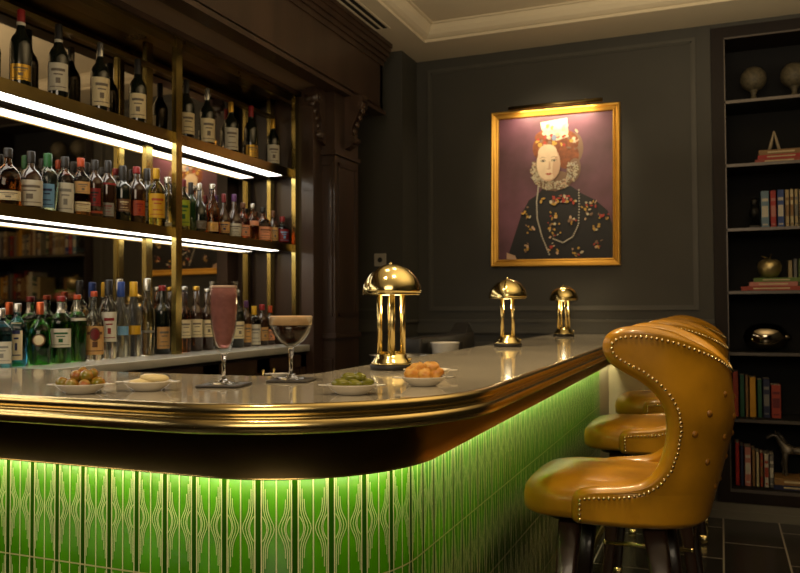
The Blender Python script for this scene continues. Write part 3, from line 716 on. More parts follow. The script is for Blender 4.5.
for i, (u, v_, z, r, a) in enumerate(((-.024, -.002, .031, (.022, .014, .016), .3), (.002, -.010, .029, (.018, .015, .015), .9), (.026, 0, .032, (.021, .015, .016), -.3), (-.010, .006, .044, (.024, .014, .014), 0), (.018, .004, .046, (.022, .014, .014), .2))):
    x, y = local(-.636, 1.72, .5, u, v_)
    food('fried_bite', x, y, z, r, FR, 'golden fried bite heaped in the white dish', 'snack', 'fried bites in the dish', 40+i, rz=a, wob=.2)

# ------------------------------------------------------------------ things in the aisle behind the bar
st = thing('work_counter', 'low steel work counter on the inner side of the bar', 'counter', (-1.24, 3.9, 0))
MB().bevbox(-.20, .20, -.95, 1.30, .965, .995, .01).build('worktop', STEEL, st)
MB().bb(-.185, .185, -.93, 1.28, .1, .965).build('carcass', BLACK, st)
wbw = thing('white_bowl', 'white round bowl on the steel work counter behind the bar', 'bowl', (-1.255, 3.70, .9955)); wbw.scale = (.72, .72, 1.03)
MB().lathe([(.001, 0), (.05, 0), (.055, .01), (.085, .06), (.10, .125), (.102, .13), (.097, .128), (.08, .062), (.05, .014), (.001, .012)], n=36, caps=False).build('bowl_body', CHINA, wbw)
MB().lathe([(.055, -.0), (.055, .008), (.048, .010), (.048, .0)], n=28, caps=False).build('foot_ring', CHINA, wbw)
pos = thing('receipt_printer', 'long black equipment box with raised end behind the middle lamp', 'equipment', (-1.40, 4.05, .9955))
MB().bevbox(-.06, .06, -.45, .45, 0, .155, .015).build('casing', BLACK, pos)
q = MB(); q.add([(-.05, .30, .155), (.05, .30, .155), (.05, .45, .155), (-.05, .45, .155), (-.04, .39, .215), (.04, .39, .215)], [(0, 1, 5, 4), (1, 2, 5), (2, 3, 4, 5), (3, 0, 4), (0, 3, 2, 1)])
q.build('raised_cover', BLACK, pos)
q = MB(); q.bb(.0605, .062, -.2, .2, .05, .11); q.build('front_slot', DARKSLOT, pos)
ib = thing('ice_well', 'steel ice well rim just behind the near brass lamp', 'ice well', (-1.25, 3.12, .9955))
MB().lathe([(.09, 0), (.10, .02), (.115, .10), (.12, .105), (.11, .10), (.09, .02), (.001, .01)], n=32, caps=False, sx=1.2).build('well', STEEL, ib)
MB().tube([(.14, 0, .09), (.16, 0, .09)], .01, 8).build('handle', STEEL, ib)

# ------------------------------------------------------------------ portrait
pt = thing('portrait_painting', 'gold framed portrait of a lady in ruff and black dress', 'painting', (-1.02, YB-.001, 2.10))
pt.rotation_euler = (0, radians(.6), 0)
PW, PH = .43, .53
GOLD = mat('gilded_frame', (.72, .40, .07), .38, metal=.7, noise=.12, nscale=8)
fm = MB()
prof = [(0, .0), (0, .030), (.006, .036), (.016, .034), (.022, .024), (.034, .020), (.040, .026), (.046, .024), (.050, .012), (.050, 0)]
rings = []
for sx_, sz_ in ((-1, -1), (1, -1), (1, 1), (-1, 1), (-1, -1)):
    rings.append([(sx_*(PW-a), -d, sz_*(PH-a)) for a, d in prof])
fm.loft(rings, 0, False, False, False); fm.build('frame', GOLD, pt)
def canvas_mat():
    m = mat('painted_plum_ground', (.19, .075, .115), .45, noise=.3, nscale=3.0, col2=(.085, .035, .045)); return m
CV = [canvas_mat(), mat('paint_black', (.010, .009, .010), .45), mat('paint_skin', (.80, .62, .42), .5, noise=.12, nscale=18), mat('paint_auburn', (.30, .085, .025), .5, noise=.5, nscale=40),
      mat('paint_cream', (.70, .62, .44), .5, noise=.3, nscale=60), mat('paint_red', (.42, .045, .03), .5), mat('paint_pearl', (.50, .46, .38), .4), mat('paint_lips', (.42, .09, .06), .5),
      mat('paint_shadow', (.22, .13, .08), .5), mat('paint_ochre', (.55, .33, .06), .5), mat('paint_bluegrey', (.22, .26, .36), .5), mat('paint_flesh_shadow', (.58, .38, .25), .5)]
cv = MB(); cv.add([(-PW+.045, -.010, -PH+.045), (PW-.045, -.010, -PH+.045), (PW-.045, -.010, PH-.045), (-PW+.045, -.010, PH-.045)], [(0, 1, 2, 3)], 0)
lay = [0]
def cp_(x, y):      # picture measure -> canvas
    return ((x-95)/335*2-1)*(PW-.045), (1-(y-72)/428*2)*(PH-.045)
def shape(pts, mi):
    lay[0] += 1; d = -.0102-.00004*lay[0]
    vs = [(cp_(x, y)[0], d, cp_(x, y)[1]) for x, y in pts]
    cv.add(vs, [tuple(range(len(vs)))[::-1]], mi)
def ell(cx, cy, rx, ry, mi, rot=0, n=20): shape([(cx+rx*cos(2*pi*i/n)*cos(rot)-ry*sin(2*pi*i/n)*sin(rot), cy+rx*cos(2*pi*i/n)*sin(rot)+ry*sin(2*pi*i/n)*cos(rot)) for i in range(n)], mi)
rn = random.Random(3)
shape([(232, 285), (214, 306), (188, 322), (166, 362), (144, 430), (124, 492), (128, 499), (427, 499), (428, 405), (414, 362), (380, 330), (340, 308), (310, 285), (265, 300)], 1)
ell(320, 175, 26, 46, 8); ell(285, 158, 48, 40, 3); ell(225, 168, 26, 36, 3); ell(300, 195, 34, 40, 3); ell(255, 140, 50, 26, 3, .1)
shape([(222, 92), (300, 84), (304, 140), (270, 150), (240, 132), (225, 112)], 4)
for i in range(46):
    ell(rn.uniform(208, 330), rn.gauss(150, 14), rn.uniform(3, 8), rn.uniform(3, 7), rn.choice([3, 5, 9, 4, 3, 9, 8, 11]), rn.uniform(0, 3), 8)
for i in range(16): ell(rn.uniform(230, 300), rn.uniform(92, 135), rn.uniform(4, 9), rn.uniform(3, 7), rn.choice([4, 4, 9, 11, 6]), rn.uniform(0, 3), 8)
ell(262, 140, 7, 9, 10); ell(262, 268, 52, 30, 8); ell(208, 242, 12, 36, 8, -.1); ell(318, 240, 20, 36, 8, .2)
for i in range(330):     # ruff ruffles
    a = rn.uniform(-.45, pi+.45); rr_ = rn.uniform(.62, 1.05)
    x, y = 263+66*rr_*cos(a), 236+56*rr_*sin(a)
    ell(x, y, rn.uniform(2.5, 6), rn.uniform(1.2, 2.6), rn.choice([4, 4, 6, 4, 4, 11, 8]), rn.uniform(0, 3), 8)
ell(247, 218, 35, 52, 11); ell(245, 216, 33, 50, 2); ell(244, 184, 28, 24, 2); ell(268, 228, 9, 32, 11, .1)
for ex in (231, 263):
    ell(ex, 208, 8, 3.6, 8); ell(ex, 208.5, 6.4, 2.4, 4); ell(ex+.5, 208.5, 2.6, 2.6, 1, 0, 10)
    shape([(ex-9, 200), (ex-2, 196.5), (ex+8, 199), (ex+8, 200), (ex-2, 198), (ex-9, 201)], 8)
shape([(249, 210), (252, 212), (254, 232), (250, 235), (244, 233), (247, 230)], 11); ell(248, 233, 6, 2, 11)
shape([(238, 247), (244, 244.5), (248, 246), (252, 244.5), (258, 247), (252, 251), (244, 251)], 7); ell(248, 266, 9, 3, 11)
for i in range(34): ell(258+rn.uniform(-48, 72), 326+rn.uniform(-12, 12), rn.uniform(3, 7), rn.uniform(2, 5), rn.choice([5, 9, 5, 4, 8, 11]), rn.uniform(0, 3), 8)
for cx, cy in ((183, 362), (190, 410), (356, 352), (362, 372), (402, 382), (385, 412), (260, 378), (262, 405), (265, 435), (262, 468), (316, 385), (370, 340), (330, 480), (180, 470), (385, 460)):
    for i in range(8): ell(cx+rn.gauss(0, 8), cy+rn.gauss(0, 8), rn.uniform(2, 6), rn.uniform(1.5, 4), rn.choice([5, 9, 8, 4, 9, 11]), rn.uniform(0, 3), 8)
def chain(pts, n, r):
    for i in range(n):
        t_ = i/(n-1)*(len(pts)-1); k_ = min(int(t_), len(pts)-2); f_ = t_-k_
        ell(pts[k_][0]*(1-f_)+pts[k_+1][0]*f_, pts[k_][1]*(1-f_)+pts[k_+1][1]*f_, r, r, 6, 0, 8)
chain([(218, 285), (213, 330), (215, 380), (228, 430), (250, 485)], 34, 2.6)
chain([(335, 300), (336, 350), (334, 400), (318, 435), (290, 452), (262, 440)], 32, 2.4)
shape([(124, 478), (150, 488), (154, 499), (124, 499)], 11)
cv.build('canvas', CV, pt)
pl = thing('picture_light', 'slim brass picture light fixed along the top of the portrait', 'picture light', (-1.0, YB-.001, 2.640))
MB().tube([(-.31, -.075, .0), (.31, -.075, .0)], .013, 12).build('light_bar', BRASSD, pl)
for x in (-.2, .2): MB().tube([(x, 0, -.0), (x, -.03, .02), (x, -.075, .012)], .005, 8).build('arm', BRASSD, pl)

# wall socket
ws = thing('wall_socket', 'small pale square wall socket on the grey side wall', 'socket', (-2.167, 5.019, 1.627))
MB().bevbox(-.045, .045, -.045, .045, 0, .008, .006).build('face_plate', mat('socket_plate', (.36, .33, .27), .4, noise=.05), ws).rotation_euler = (pi/2, 0, 0)
MB().tube([(0, -.008, 0), (0, -.0095, 0)], .018, 16).build('socket_hole', BLACK, ws)

# ------------------------------------------------------------------ bookcase
bc = thing('bookcase', 'tall dark wood bookcase built into the back wall', 'bookcase', (.6, YB, 0))
def at_bc(mb, name, m):
    o = mb.build(name, m); o.parent = bc; o.location = (-.6, -YB, 0); return o
FX0, FX1 = BX0+.075, BX1-.075
SZ = [.183, .609, 1.016, 1.392, 1.778, 2.175, 2.57, 2.965]
yb0, yb1 = YB-.015, YB+.34
for x0, x1 in ((BX0+.002, FX0), (FX1, BX1-.002)):
    at_bc(MB().bb(x0, x1, yb0, yb1, .096, 3.03), 'side_panel', SHELFWOOD)
at_bc(MB().bb(FX0, FX1, yb1-.02, yb1, .1, 3.02), 'back_panel', SHELFBACK)
at_bc(MB().bb(FX0, FX1, yb0, yb1-.02, SZ[-1], 3.03), 'top_panel', SHELFWOOD)
at_bc(MB().bb(FX0, FX1, yb0, yb1-.02, .096, SZ[0]-.012), 'base_panel', SHELFWOOD)
for z in SZ[:-1]:
    at_bc(MB().bb(FX0+.001, FX1-.001, yb0+.012, yb1-.02, z-.022, z), 'shelf', SHELFBACK)
for z in SZ:
    at_bc(MB().bb(FX0, FX1, yb0-.002, yb0+.011, z-.020 if z < 2.9 else z-.012, z-.002), 'edge_trim', SHELFEDGE)
at_bc(MB().bb(FX0, FX0+.006, yb0-.002, yb0+.004, SZ[0], SZ[-1]), 'edge_trim', SHELFEDGE)
YI = YB+.10
PAPER = mat('page_block', (.62, .54, .40), .7, noise=.15, nscale=60)
BK = {}
def bookmat(rgb):
    if rgb not in BK: BK[rgb] = mat('book_%d_%d_%d' % rgb, hexc(*rgb), .5, noise=.15, nscale=30)
    return BK[rgb]
cols = dict(lightblue=(105, 135, 160), red=(170, 35, 32), blue=(40, 70, 140), beige=(185, 165, 120), cream=(205, 190, 150), green=(30, 80, 55), tan=(140, 105, 60), yellow=(205, 150, 30), navy=(28, 34, 70), rust=(160, 60, 40),
            maroon=(100, 25, 30), grey=(120, 118, 115), white=(200, 195, 180), lime=(95, 120, 50), pink=(190, 120, 110))
def upright(x, z, w_, h, d, colr, lab, group, stripe=None, lean=0):
    t = thing('book', lab, 'book', (x, YI, z+.0005), 0, group); t.rotation_euler = (0, lean, 0)
    q = MB(); q.bb(-w_/2, w_/2, -.004, 0, 0, h); q.bb(-w_/2, -w_/2+.003, -.004, d, 0, h); q.bb(w_/2-.003, w_/2, -.004, d, 0, h)
    if stripe:
        q.bb(-w_*.36, w_*.36, -.0048, -.004, h*.72, h*.80, 1); q.bb(-w_*.36, w_*.36, -.0048, -.004, h*.30, h*.60, 1)
        q.bb(-w_*.3, w_*.3, -.0048, -.004, h*.08, h*.12, 1)
    q.build('cover', [bookmat(cols[colr]), bookmat(cols[stripe or 'cream'])], t)
    MB().bb(-w_/2+.003, w_/2-.003, 0, d-.004, .003, h-.004).build('pages', PAPER, t)
def lying(x, z, L_, th, d, colr, lab, group, y=None, rz=0):
    t = thing('book', lab, 'book', (x, y or YI, z+.0005), rz, group)
    q = MB(); q.bb(-L_/2, L_/2, 0, d, 0, .003); q.bb(-L_/2, L_/2, 0, d, th-.003, th); q.bb(-L_/2, L_/2, -.003, 0, 0, th)
    q.bb(-L_*.3, L_*.3, -.0036, -.003, th*.35, th*.65, 1)
    q.build('cover', [bookmat(cols[colr]), bookmat(cols['cream' if colr != 'cream' else 'tan'])], t)
    MB().bb(-L_/2+.004, L_/2-.004, .0, d-.004, .003, th-.003).build('pages', PAPER, t)
def bx(px): return x_on_y(px, YI)
# shelf 3 from the top: upright row
S3 = SZ[4]
row = [(762, 771, 'lightblue', 'white', .232), (771.5, 778, 'red', 'pink', .232), (778.5, 786, 'blue', 'white', .235), (786.5, 791, 'beige', 'tan', .232), (791.3, 795.5, 'cream', 'tan', .234), (795.8, 800, 'beige', 'grey', .234),
       (800.5, 806, 'cream', 'tan', .23), (806.5, 812, 'white', 'grey', .22), (812.5, 820, 'maroon', 'tan', .235), (820.5, 827, 'green', 'cream', .22)]
for i, (a, b_, c1, c2, h) in enumerate(row):
    xa, xb = bx(a), bx(b_)
    nm = ['light blue', 'red', 'blue', 'beige', 'cream', 'pale beige', 'cream', 'white', 'maroon', 'green'][i]
    wh = 'first', 'second', 'third', 'fourth', 'fifth', 'sixth', 'seventh', 'eighth', 'ninth', 'tenth'
    upright((xa+xb)/2, S3, (xb-xa)*.96, h, .17, c1, '%s upright book, %s from the black round bookend' % (nm, wh[i]), 'upright books beside the bookend', c2)
# shelf 6: coloured row
S6 = SZ[1]
row = [(731, 737, 'rust', None, .250), (738, 743, 'green', None, .232), (743.5, 747, 'tan', None, .228), (747.5, 754.5, 'yellow', None, .220), (755.5, 760.5, 'green', None, .208), (761, 768.5, 'navy', 'grey', .212), (769, 779.5, 'rust', 'maroon', .180)]
nm = ['rust red book at the left end of the coloured row', 'dark green book second in the coloured row', 'thin tan book left of the yellow book', 'yellow book in the coloured row', 'slim green book right of the yellow book', 'navy book with pale spine lettering in the coloured row', 'shorter rust red book at the right end of the coloured row']
for i, (a, b_, c1, c2, h) in enumerate(row):
    xa, xb = bx(a), bx(b_); upright((xa+xb)/2, S6, (xb-xa)*.96, h*1.12, .17, c1, nm[i], 'coloured books under the black ornament', c2)
# shelf 7: bottom row
S7 = SZ[0]
row = [(732.5, 737, 'red', None, .262), (737.5, 741, 'navy', None, .245), (741.5, 748.5, 'pink', 'white', .238), (749, 752.5, 'tan', None, .225), (753, 756.5, 'cream', None, .21), (757, 760.5, 'rust', 'tan', .205), (761, 766, 'white', 'rust', .20), (766.2, 771, 'grey', 'white', .20)]
nm = ['red book at the left end of the bottom row', 'navy book second in the bottom row', 'pink book with white spine in the bottom row', 'thin tan book in the middle of the bottom row', 'thin cream book in the bottom row', 'thin rust book in the bottom row', 'white spotted book beside the grey one in the bottom row', 'grey book at the right end beside the horse']
for i, (a, b_, c1, c2, h) in enumerate(row):
    xa, xb = bx(a), bx(b_); upright((xa+xb)/2, S7, (xb-xa)*.96, h, .17, c1, nm[i], 'books beside the horse figurine', c2)
# shelf 2: stack with figure
S2 = SZ[5]
xs = bx(785)
lying(bx(781), S2, .27, .026, .18, 'rust', 'rust red book at the bottom of the stack under the obelisks', 'stacked books under the obelisks', YI-.05)
lying(bx(783), S2+.0265, .26, .024, .18, 'red', 'red book in the middle of the stack under the obelisks', 'stacked books under the obelisks', YI-.05)
lying(bx(783), S2+.0510, .25, .030, .18, 'tan', 'thick tan book on top of the stack under the obelisks', 'stacked books under the obelisks', YI-.05)
BONE = mat('pale_bone', (.46, .38, .26), .5, noise=.3, nscale=30)
STONE = mat('speckled_stone', (.12, .10, .06), .6, noise=.5, nscale=60, bump=.5, bscale=60)
ob = thing('twin_horn_ornament', 'pale ornament of two slim horns leaning together on stacked books', 'ornament', (bx(777), YI+.02, S2+.0815))
for s_ in (-1, 1): MB().tube([(s_*.030, 0, .0), (s_*.018, 0, .05), (s_*.006, 0, .10), (s_*.002, 0, .128)], [.010, .009, .006, .002], 10).build('horn', BONE, ob)
# shelf 1: stone globes
for i, (px, lab) in enumerate(((757, 'speckled stone ball on a turned foot, left one on top shelf'), (798, 'speckled stone ball on a foot, cut by the photo edge'))):
    g = thing('stone_ball', lab, 'ornament', (bx(px), YI, SZ[6]+.0005), 0, 'stone balls on the top shelf')
    MB().ball((0, 0, .145), .077, 24, 16).build('ball', STONE, g)
    MB().lathe([(.038, 0), (.040, .006), (.034, .012), (.018, .022), (.014, .045), (.020, .066), (.030, .074)], n=22).build('foot', STONE, g)
# shelf 3: bookend
be = thing('round_bookend', 'black round bookend at the left end of the upright books', 'bookend', (bx(756), YI+.02, S3+.0005))
MB().bevbox(-.035, .030, -.04, .05, 0, .02, .008).build('foot', BLACK, be)
q = MB(); q.ball((-.002, 0, .10), (.030, .045, .045), 18, 12); q.ball((.0, 0, .165), (.024, .03, .032), 14, 10); q.build('round_body', BLACK, be)
# shelf 4: apple on books
S4 = SZ[3]
lying(bx(771), S4, .34, .026, .18, 'rust', 'rust red book at the bottom of the stack under the apple', 'stacked books under the apple', YI-.05)
lying(bx(773), S4+.0265, .27, .026, .18, 'pink', 'pale pink book in the middle of the stack under the apple', 'stacked books under the apple', YI-.05)
lying(bx(776), S4+.053, .25, .024, .18, 'lime', 'green book on top of the stack under the apple', 'stacked books under the apple', YI-.05)
ag = thing('gilded_apple', 'gilded apple with stem and leaf on top of stacked books', 'apple', (bx(770), YI+.02, S4+.0775))
GLD = mat('hammered_gold', (.62, .50, .24), .3, metal=.8, noise=.3, nscale=25, bump=.5, bscale=50)
MB().lathe([(.012, .006), (.028, .0), (.050, .014), (.066, .045), (.070, .075), (.060, .102), (.038, .116), (.018, .112), (.002, .102)], n=28).build('fruit', GLD, ag)
MB().tube([(0, 0, .10), (.003, 0, .125), (.012, 0, .148)], .004, 8).build('stem', BRASSD, ag)
MB().ball((-.024, 0, .130), (.024, .012, .005), 10, 6, M=Matrix.Rotation(.4, 4, 'Y')).build('leaf', BRASSD, ag)
row = [(790, 795, 'beige', .11), (795.5, 800, 'grey', .12), (800.5, 806, 'lime', .12), (806.5, 813, 'tan', .115)]
for i, (a, b_, c1, h) in enumerate(row):
    xa, xb = bx(a), bx(b_); upright((xa+xb)/2, S4+.0785 if False else S4+.0005, (xb-xa)*.95, h+.08, .05, c1, '%s small book standing right behind the apple stack, %s' % (('beige', 'grey', 'green', 'tan')[i], ('nearest', 'second', 'third', 'farthest')[i]), 'small books behind the apple stack')
    bpy.data.objects  # placed behind the stack
    for o in list(COL.objects)[-1:]: pass
# move those small books to the back of the shelf
for o in COL.objects:
    if o.get('group') == 'small books behind the apple stack': o.location.y = YB+.24
# shelf 5: glossy ornament
S5 = SZ[2]
gb = thing('glossy_ornament', 'black glossy rounded bowl ornament alone on its shelf', 'ornament', (bx(765), YI+.02, S5+.0005)); gb.scale = (1.2, 1.1, 1.12)
GLOS = mat('black_chrome', (.40, .34, .25), .08, metal=1)
q = MB(); q.lathe([(.030, 0), (.070, .010), (.100, .045), (.108, .080), (.098, .115), (.070, .142), (.035, .154), (.002, .157)], n=36, sy=.85); q.build('body', GLOS, gb)
q = MB(); q.ball((.088, -.02, .078), (.034, .03, .024), 14, 10); q.build('lobe', GLOS, gb)
# shelf 7: horse on a flat book
lying(bx(795), S7, .28, .028, .18, 'navy', 'navy book lying flat beneath the gold edged one', 'flat books under the horse', YI-.05)
lying(bx(795), S7+.0285, .27, .040, .18, 'tan', 'gold edged book lying flat under the horse figurine', 'flat books under the horse', YI-.05)
HORSE = mat('horse_bronze', (.17, .145, .11), .38, metal=.5, noise=.3, nscale=20)
def horse():
    t = thing('horse_figurine', 'dark grey standing horse figurine on flat books', 'figurine', (bx(796), YI+.03, S7+.069), pi); t.scale = (1.2, 1.2, 1.12)
    # continuous body grown from a skinned skeleton
    J = [((-.055, 0, .145), .030), ((.0, 0, .138), .027), ((.055, 0, .148), .030), ((.082, 0, .185), .019), ((.102, 0, .222), .014), ((.125, 0, .220), .012), ((.150, 0, .200), .008),
         ((-.065, .020, .105), .017), ((-.078, .022, .068), .0085), ((-.068, .022, .035), .0065), ((-.070, .022, .004), .007),
         ((-.065, -.020, .105), .017), ((-.078, -.022, .068), .0085), ((-.068, -.022, .035), .0065), ((-.070, -.022, .004), .007),
         ((.062, .020, .105), .014), ((.062, .020, .062), .0085), ((.058, .020, .035), .006), ((.060, .020, .004), .007),
         ((.062, -.020, .105), .014), ((.075, -.020, .066), .0085), ((.068, -.020, .035), .006), ((.072, -.020, .004), .007)]
    E = [(0, 1), (1, 2), (2, 3), (3, 4), (4, 5), (5, 6), (0, 7), (7, 8), (8, 9), (9, 10), (0, 11), (11, 12), (12, 13), (13, 14), (2, 15), (15, 16), (16, 17), (17, 18), (2, 19), (19, 20), (20, 21), (21, 22)]
    me = bpy.data.meshes.new('horse'); me.from_pydata([j[0] for j in J], E, []); me.materials.append(HORSE)
    o = bpy.data.objects.new('body', me); COL.objects.link(o); o.parent = t
    o.modifiers.new('skin', 'SKIN')
    sk = me.skin_vertices[0] if len(me.skin_vertices) else None
    if sk is None:
        bpy.context.view_layer.objects.active = o
    for i, v_ in enumerate(me.skin_vertices[0].data): v_.radius = (J[i][1]*.9, J[i][1]*.9); v_.use_root = (i == 1)
    s = o.modifiers.new('sub', 'SUBSURF'); s.levels = 1; s.render_levels = 2
    MB().tube([(-.082, 0, .155), (-.105, 0, .14), (-.112, 0, .10), (-.108, 0, .07)], [.008, .010, .009, .003], 8).build('tail', HORSE, t)
    MB().tube([(.05, 0, .175), (.072, 0, .205), (.095, 0, .238)], [.006, .009, .006], 8).build('mane', HORSE, t)
    for s_ in (-1, 1): MB().tube([(.105, s_*.007, .228), (.105, s_*.009, .248)], [.005, .001], 6).build('ear', HORSE, t)
horse()
# books further along the shelves: only seen in the back bar mirror
rn = random.Random(11)
cl = ['rust', 'cream', 'tan', 'beige', 'red', 'grey', 'white', 'navy', 'green', 'maroon', 'yellow']
for zi in (1, 3, 4, 5):
    x = .60 if zi in (1, 5) else .66; n = 0
    x = max(x, .62)
    while x < FX1-.05 and n < 22:
        w_ = rn.uniform(.022, .04); h = rn.uniform(.19, .26)
        c1 = rn.choice(cl)
        upright(x+w_/2, SZ[zi], w_*.95, h, .17, c1, 'book beyond the right photo edge, seen only as a blurred spine in the mirror', 'books seen in the mirror', rn.choice(['cream', 'tan', None]))
        x += w_; n += 1

# ------------------------------------------------------------------ bar stools
def make_stool(label):
    t = thing('bar_stool', label, 'bar stool', (0, 0, 0), 0, 'mustard leather bar stools along the bar')
    zb, zt = .682, 1.23; w_ = .247; T = .05
    # plan centreline, from the back centre outward
    plan = []; a_ = .262; x0 = -.0
    for i in range(41):
        th = pi/2*i/40; e = 2.6
        cx, cy = abs(cos(th))**(2/e)*a_, abs(sin(th))**(2/e)*w_
        plan.append((x0+cx, cy))
    for i in range(1, 25): plan.append((x0-i*.012, w_))
    ln = [0]
    for p, q_ in zip(plan, plan[1:]): ln.append(ln[-1]+sqrt((p[0]-q_[0])**2+(p[1]-q_[1])**2))
    def at(l):
        l = min(max(l, 0), ln[-1]-1e-6)
        for i in range(len(ln)-1):
            if ln[i] <= l <= ln[i+1]:
                f_ = (l-ln[i])/(ln[i+1]-ln[i]); p, q_ = plan[i], plan[i+1]
                dx, dy = q_[0]-p[0], q_[1]-p[1]; d = sqrt(dx*dx+dy*dy)
                return p[0]+dx*f_, p[1]+dy*f_, dy/d, -dx/d
    def len_of_x(x):
        for i in range(len(plan)-1):
            if plan[i][0] >= x >= plan[i+1][0] and plan[i][0] != plan[i+1][0]:
                return ln[i]+(ln[i+1]-ln[i])*(plan[i][0]-x)/(plan[i][0]-plan[i+1][0])
        return ln[-1]
    XF = [(.682, -.138), (.688, -.140), (.71, -.140), (.758, -.138), (.766, -.09), (.771, -.03), (.778, .02), (.79, .055), (.812, .085), (.845, .108), (.90, .124), (.96, .130), (1.01, .126), (1.05, .108), (1.08, .08), (1.105, .045), (1.125, .005),
          (1.14, -.020), (1.155, -.034), (1.175, -.043), (1.195, -.043), (1.212, -.034), (1.225, -.01), (1.23, .02)]
    def xf(h):
        for (h0, a), (h1, b) in zip(XF, XF[1:]):
            if h0 <= h <= h1: return a+(b-a)*(h-h0)/(h1-h0)
        return XF[-1][1]
    L_top = len_of_x(0.02)
    def surf(l, h, side, off):
        x, y, nx, ny = at(l)
        f_ = (h-zb)/(zt-zb)
        back = max(0, 1-(l/(L_top*.95)))
        back = back*back*(3-2*back)
        z = h-.115*max(0, f_-.35)/.65*back
        inw = -.065*max(0, 1-f_/.62)**1.3*(.25+.75*back)      # tapers in toward the seat
        out = .012*sin(pi*min(1, f_))*back
        o_ = off+inw*(1 if l < L_top else .4)+out
        return (x+nx*o_, side*(y+ny*o_), z)
    hs = [h_ for h_, x_ in XF]
    NV = 22
    vs = []; fs = []
    rows_ = []
    for h in hs:
        Lh = len_of_x(xf(h)); row_ = []
        for side, rng in ((-1, range(NV, 0, -1)), (1, range(0, NV+1))):
            for k in rng: row_.append((Lh*k/NV, h, side))
        rows_.append(row_)
    nC = len(rows_[0])
    def pt_(rc, off): return surf(rc[0], rc[1], rc[2], off)
    for off in (T/2, -T/2):
        for row_ in rows_:
            for rc in row_: vs.append(pt_(rc, off))
    N = len(rows_)*nC
    for i in range(len(rows_)-1):
        for j in range(nC-1):
            a = i*nC+j; fs.append((a, a+1, a+nC+1, a+nC)); fs.append((N+a, N+a+nC, N+a+nC+1, N+a+1))
    loop = [j for j in range(nC)]+[i*nC+nC-1 for i in range(1, len(rows_))]+[(len(rows_)-1)*nC+j for j in range(nC-2, -1, -1)]+[i*nC for i in range(len(rows_)-2, 0, -1)]
    # rounded rim: middle loop pushed outward
    cen = Vector((0, 0, 0)); mids = []
    for idx, a in enumerate(loop):
        i, j = divmod(a, nC); rc = rows_[i][j]
        pv = loop[idx-1]; nx_ = loop[(idx+1) % len(loop)]
        def sl(a_): i_, j_ = divmod(a_, nC); r_ = rows_[i_][j_]; return Vector((r_[0]*r_[2], r_[1]))
        d = sl(nx_)-sl(pv); nrm = Vector((d.y, -d.x)); nrm = nrm.normalized() if nrm.length > 1e-9 else Vector((0, -1))
        s2 = Vector((rc[0]*rc[2], rc[1]))+nrm*T*.42
        p = surf(abs(s2.x), rc[1], rc[2], 0); 
        mids.append((p[0], p[1], p[2]+(s2.y-rc[1])))
    mo = len(vs); vs += mids; nl = len(loop)
    for k in range(nl):
        k2 = (k+1) % nl
        fs.append((loop[k], mo+k, mo+k2, loop[k2])); fs.append((N+loop[k], N+loop[k2], mo+k2, mo+k))
    q = MB(); q.add(vs, fs, 0, True)
    bk = q.build('backrest', LEATHER, t, merge=True)
    sb = bk.modifiers.new('sub', 'SUBSURF'); sb.levels = 1; sb.render_levels = 2
    # nailhead trim
    for side in (-1, 1):
        pts = []
        edge = [(len_of_x(xf(h)), h) for h in [.686+.0025*i for i in range(245)] if h < 1.2295]
        topL = len_of_x(0.02)
        edge += [(topL*(1-k/90), 1.2295) for k in range(1, 91)]
        ed0 = [Vector(p) for p in edge]; ed = [ed0[0]]; ins = .016; insp = []
        for p, q_ in zip(ed0, ed0[1:]):
            m_ = max(1, int((q_-p).length/.002))
            ed += [p+(q_-p)*k/m_ for k in range(1, m_+1)]
        for i, p in enumerate(ed):
            d = ed[min(i+4, len(ed)-1)]-ed[max(i-4, 0)]
            nrm = Vector((-d.y, d.x))
            if nrm.length < 1e-9: continue
            insp.append(p+nrm.normalized()*ins)
        # resample
        acc = 0; last = insp[0]; out_ = [last]
        for p in insp[1:]:
            if min((p-o2).length for o2 in out_[-4:]) >= .0125 and all((p-e2).length > ins*.93 for e2 in ed[::3]): out_.append(p)
        nq = MB()
        for p in out_:
            c_ = surf(p.x, p.y, side, T/2+.0025); nq.ball(c_, .0050, 8, 6)
        nq.build('nailhead_trim', NAIL, t)
    # tufting buttons on the back
    for (l, h) in ((.0, 1.10), (.13, 1.10), (.065, 1.02), (.195, 1.02), (0, .94), (.13, .94), (.235, .95), (.065, .86), (.19, .86), (0, .78), (.13, .78)):
        for side in ((1, -1) if l else (1,)):
            c_ = surf(l, h, side, T/2-.0055); MB().ball(c_, (.0112, .0112, .0112), 12, 8).build('tufting_button', LEATHERB, t)
    # seat: rounded slab with a crowned top
    rings = []
    def ring(z, ins, crown=0):
        pts = []
        for j in range(48):
            a = 2*pi*(j+.5)/48; e = 4.5
            ca, sa = cos(a), sin(a); k_ = (abs(ca)**e+abs(sa)**e)**(-1/e)
            X_, Y_ = ca*k_, sa*k_
            pts.append((-.045+X_*(.262-ins)-(.012 if X_ < 0 else 0), Y_*(.250-ins)*(1 if X_ < 0 else 1-.30*X_*X_), z))
        return pts
    q = MB(); q.loft([ring(.685, .03), ring(.688, .012), ring(.696, .002), ring(.712, 0), ring(.735, .0), ring(.757, .004), ring(.772, .015), ring(.784, .035), ring(.793, .07), ring(.799, .12), ring(.802, .18), ring(.803, .235)])
    q.v = [(x_, y_, z_-.008) for x_, y_, z_ in q.v]; so = q.build('seat', LEATHER, t)
    q = MB(); q.loft([ring(.655, .07), ring(.690, .06)]); q.build('seat_frame', LEG, t)
    # legs, square and tapered
    feet = {}
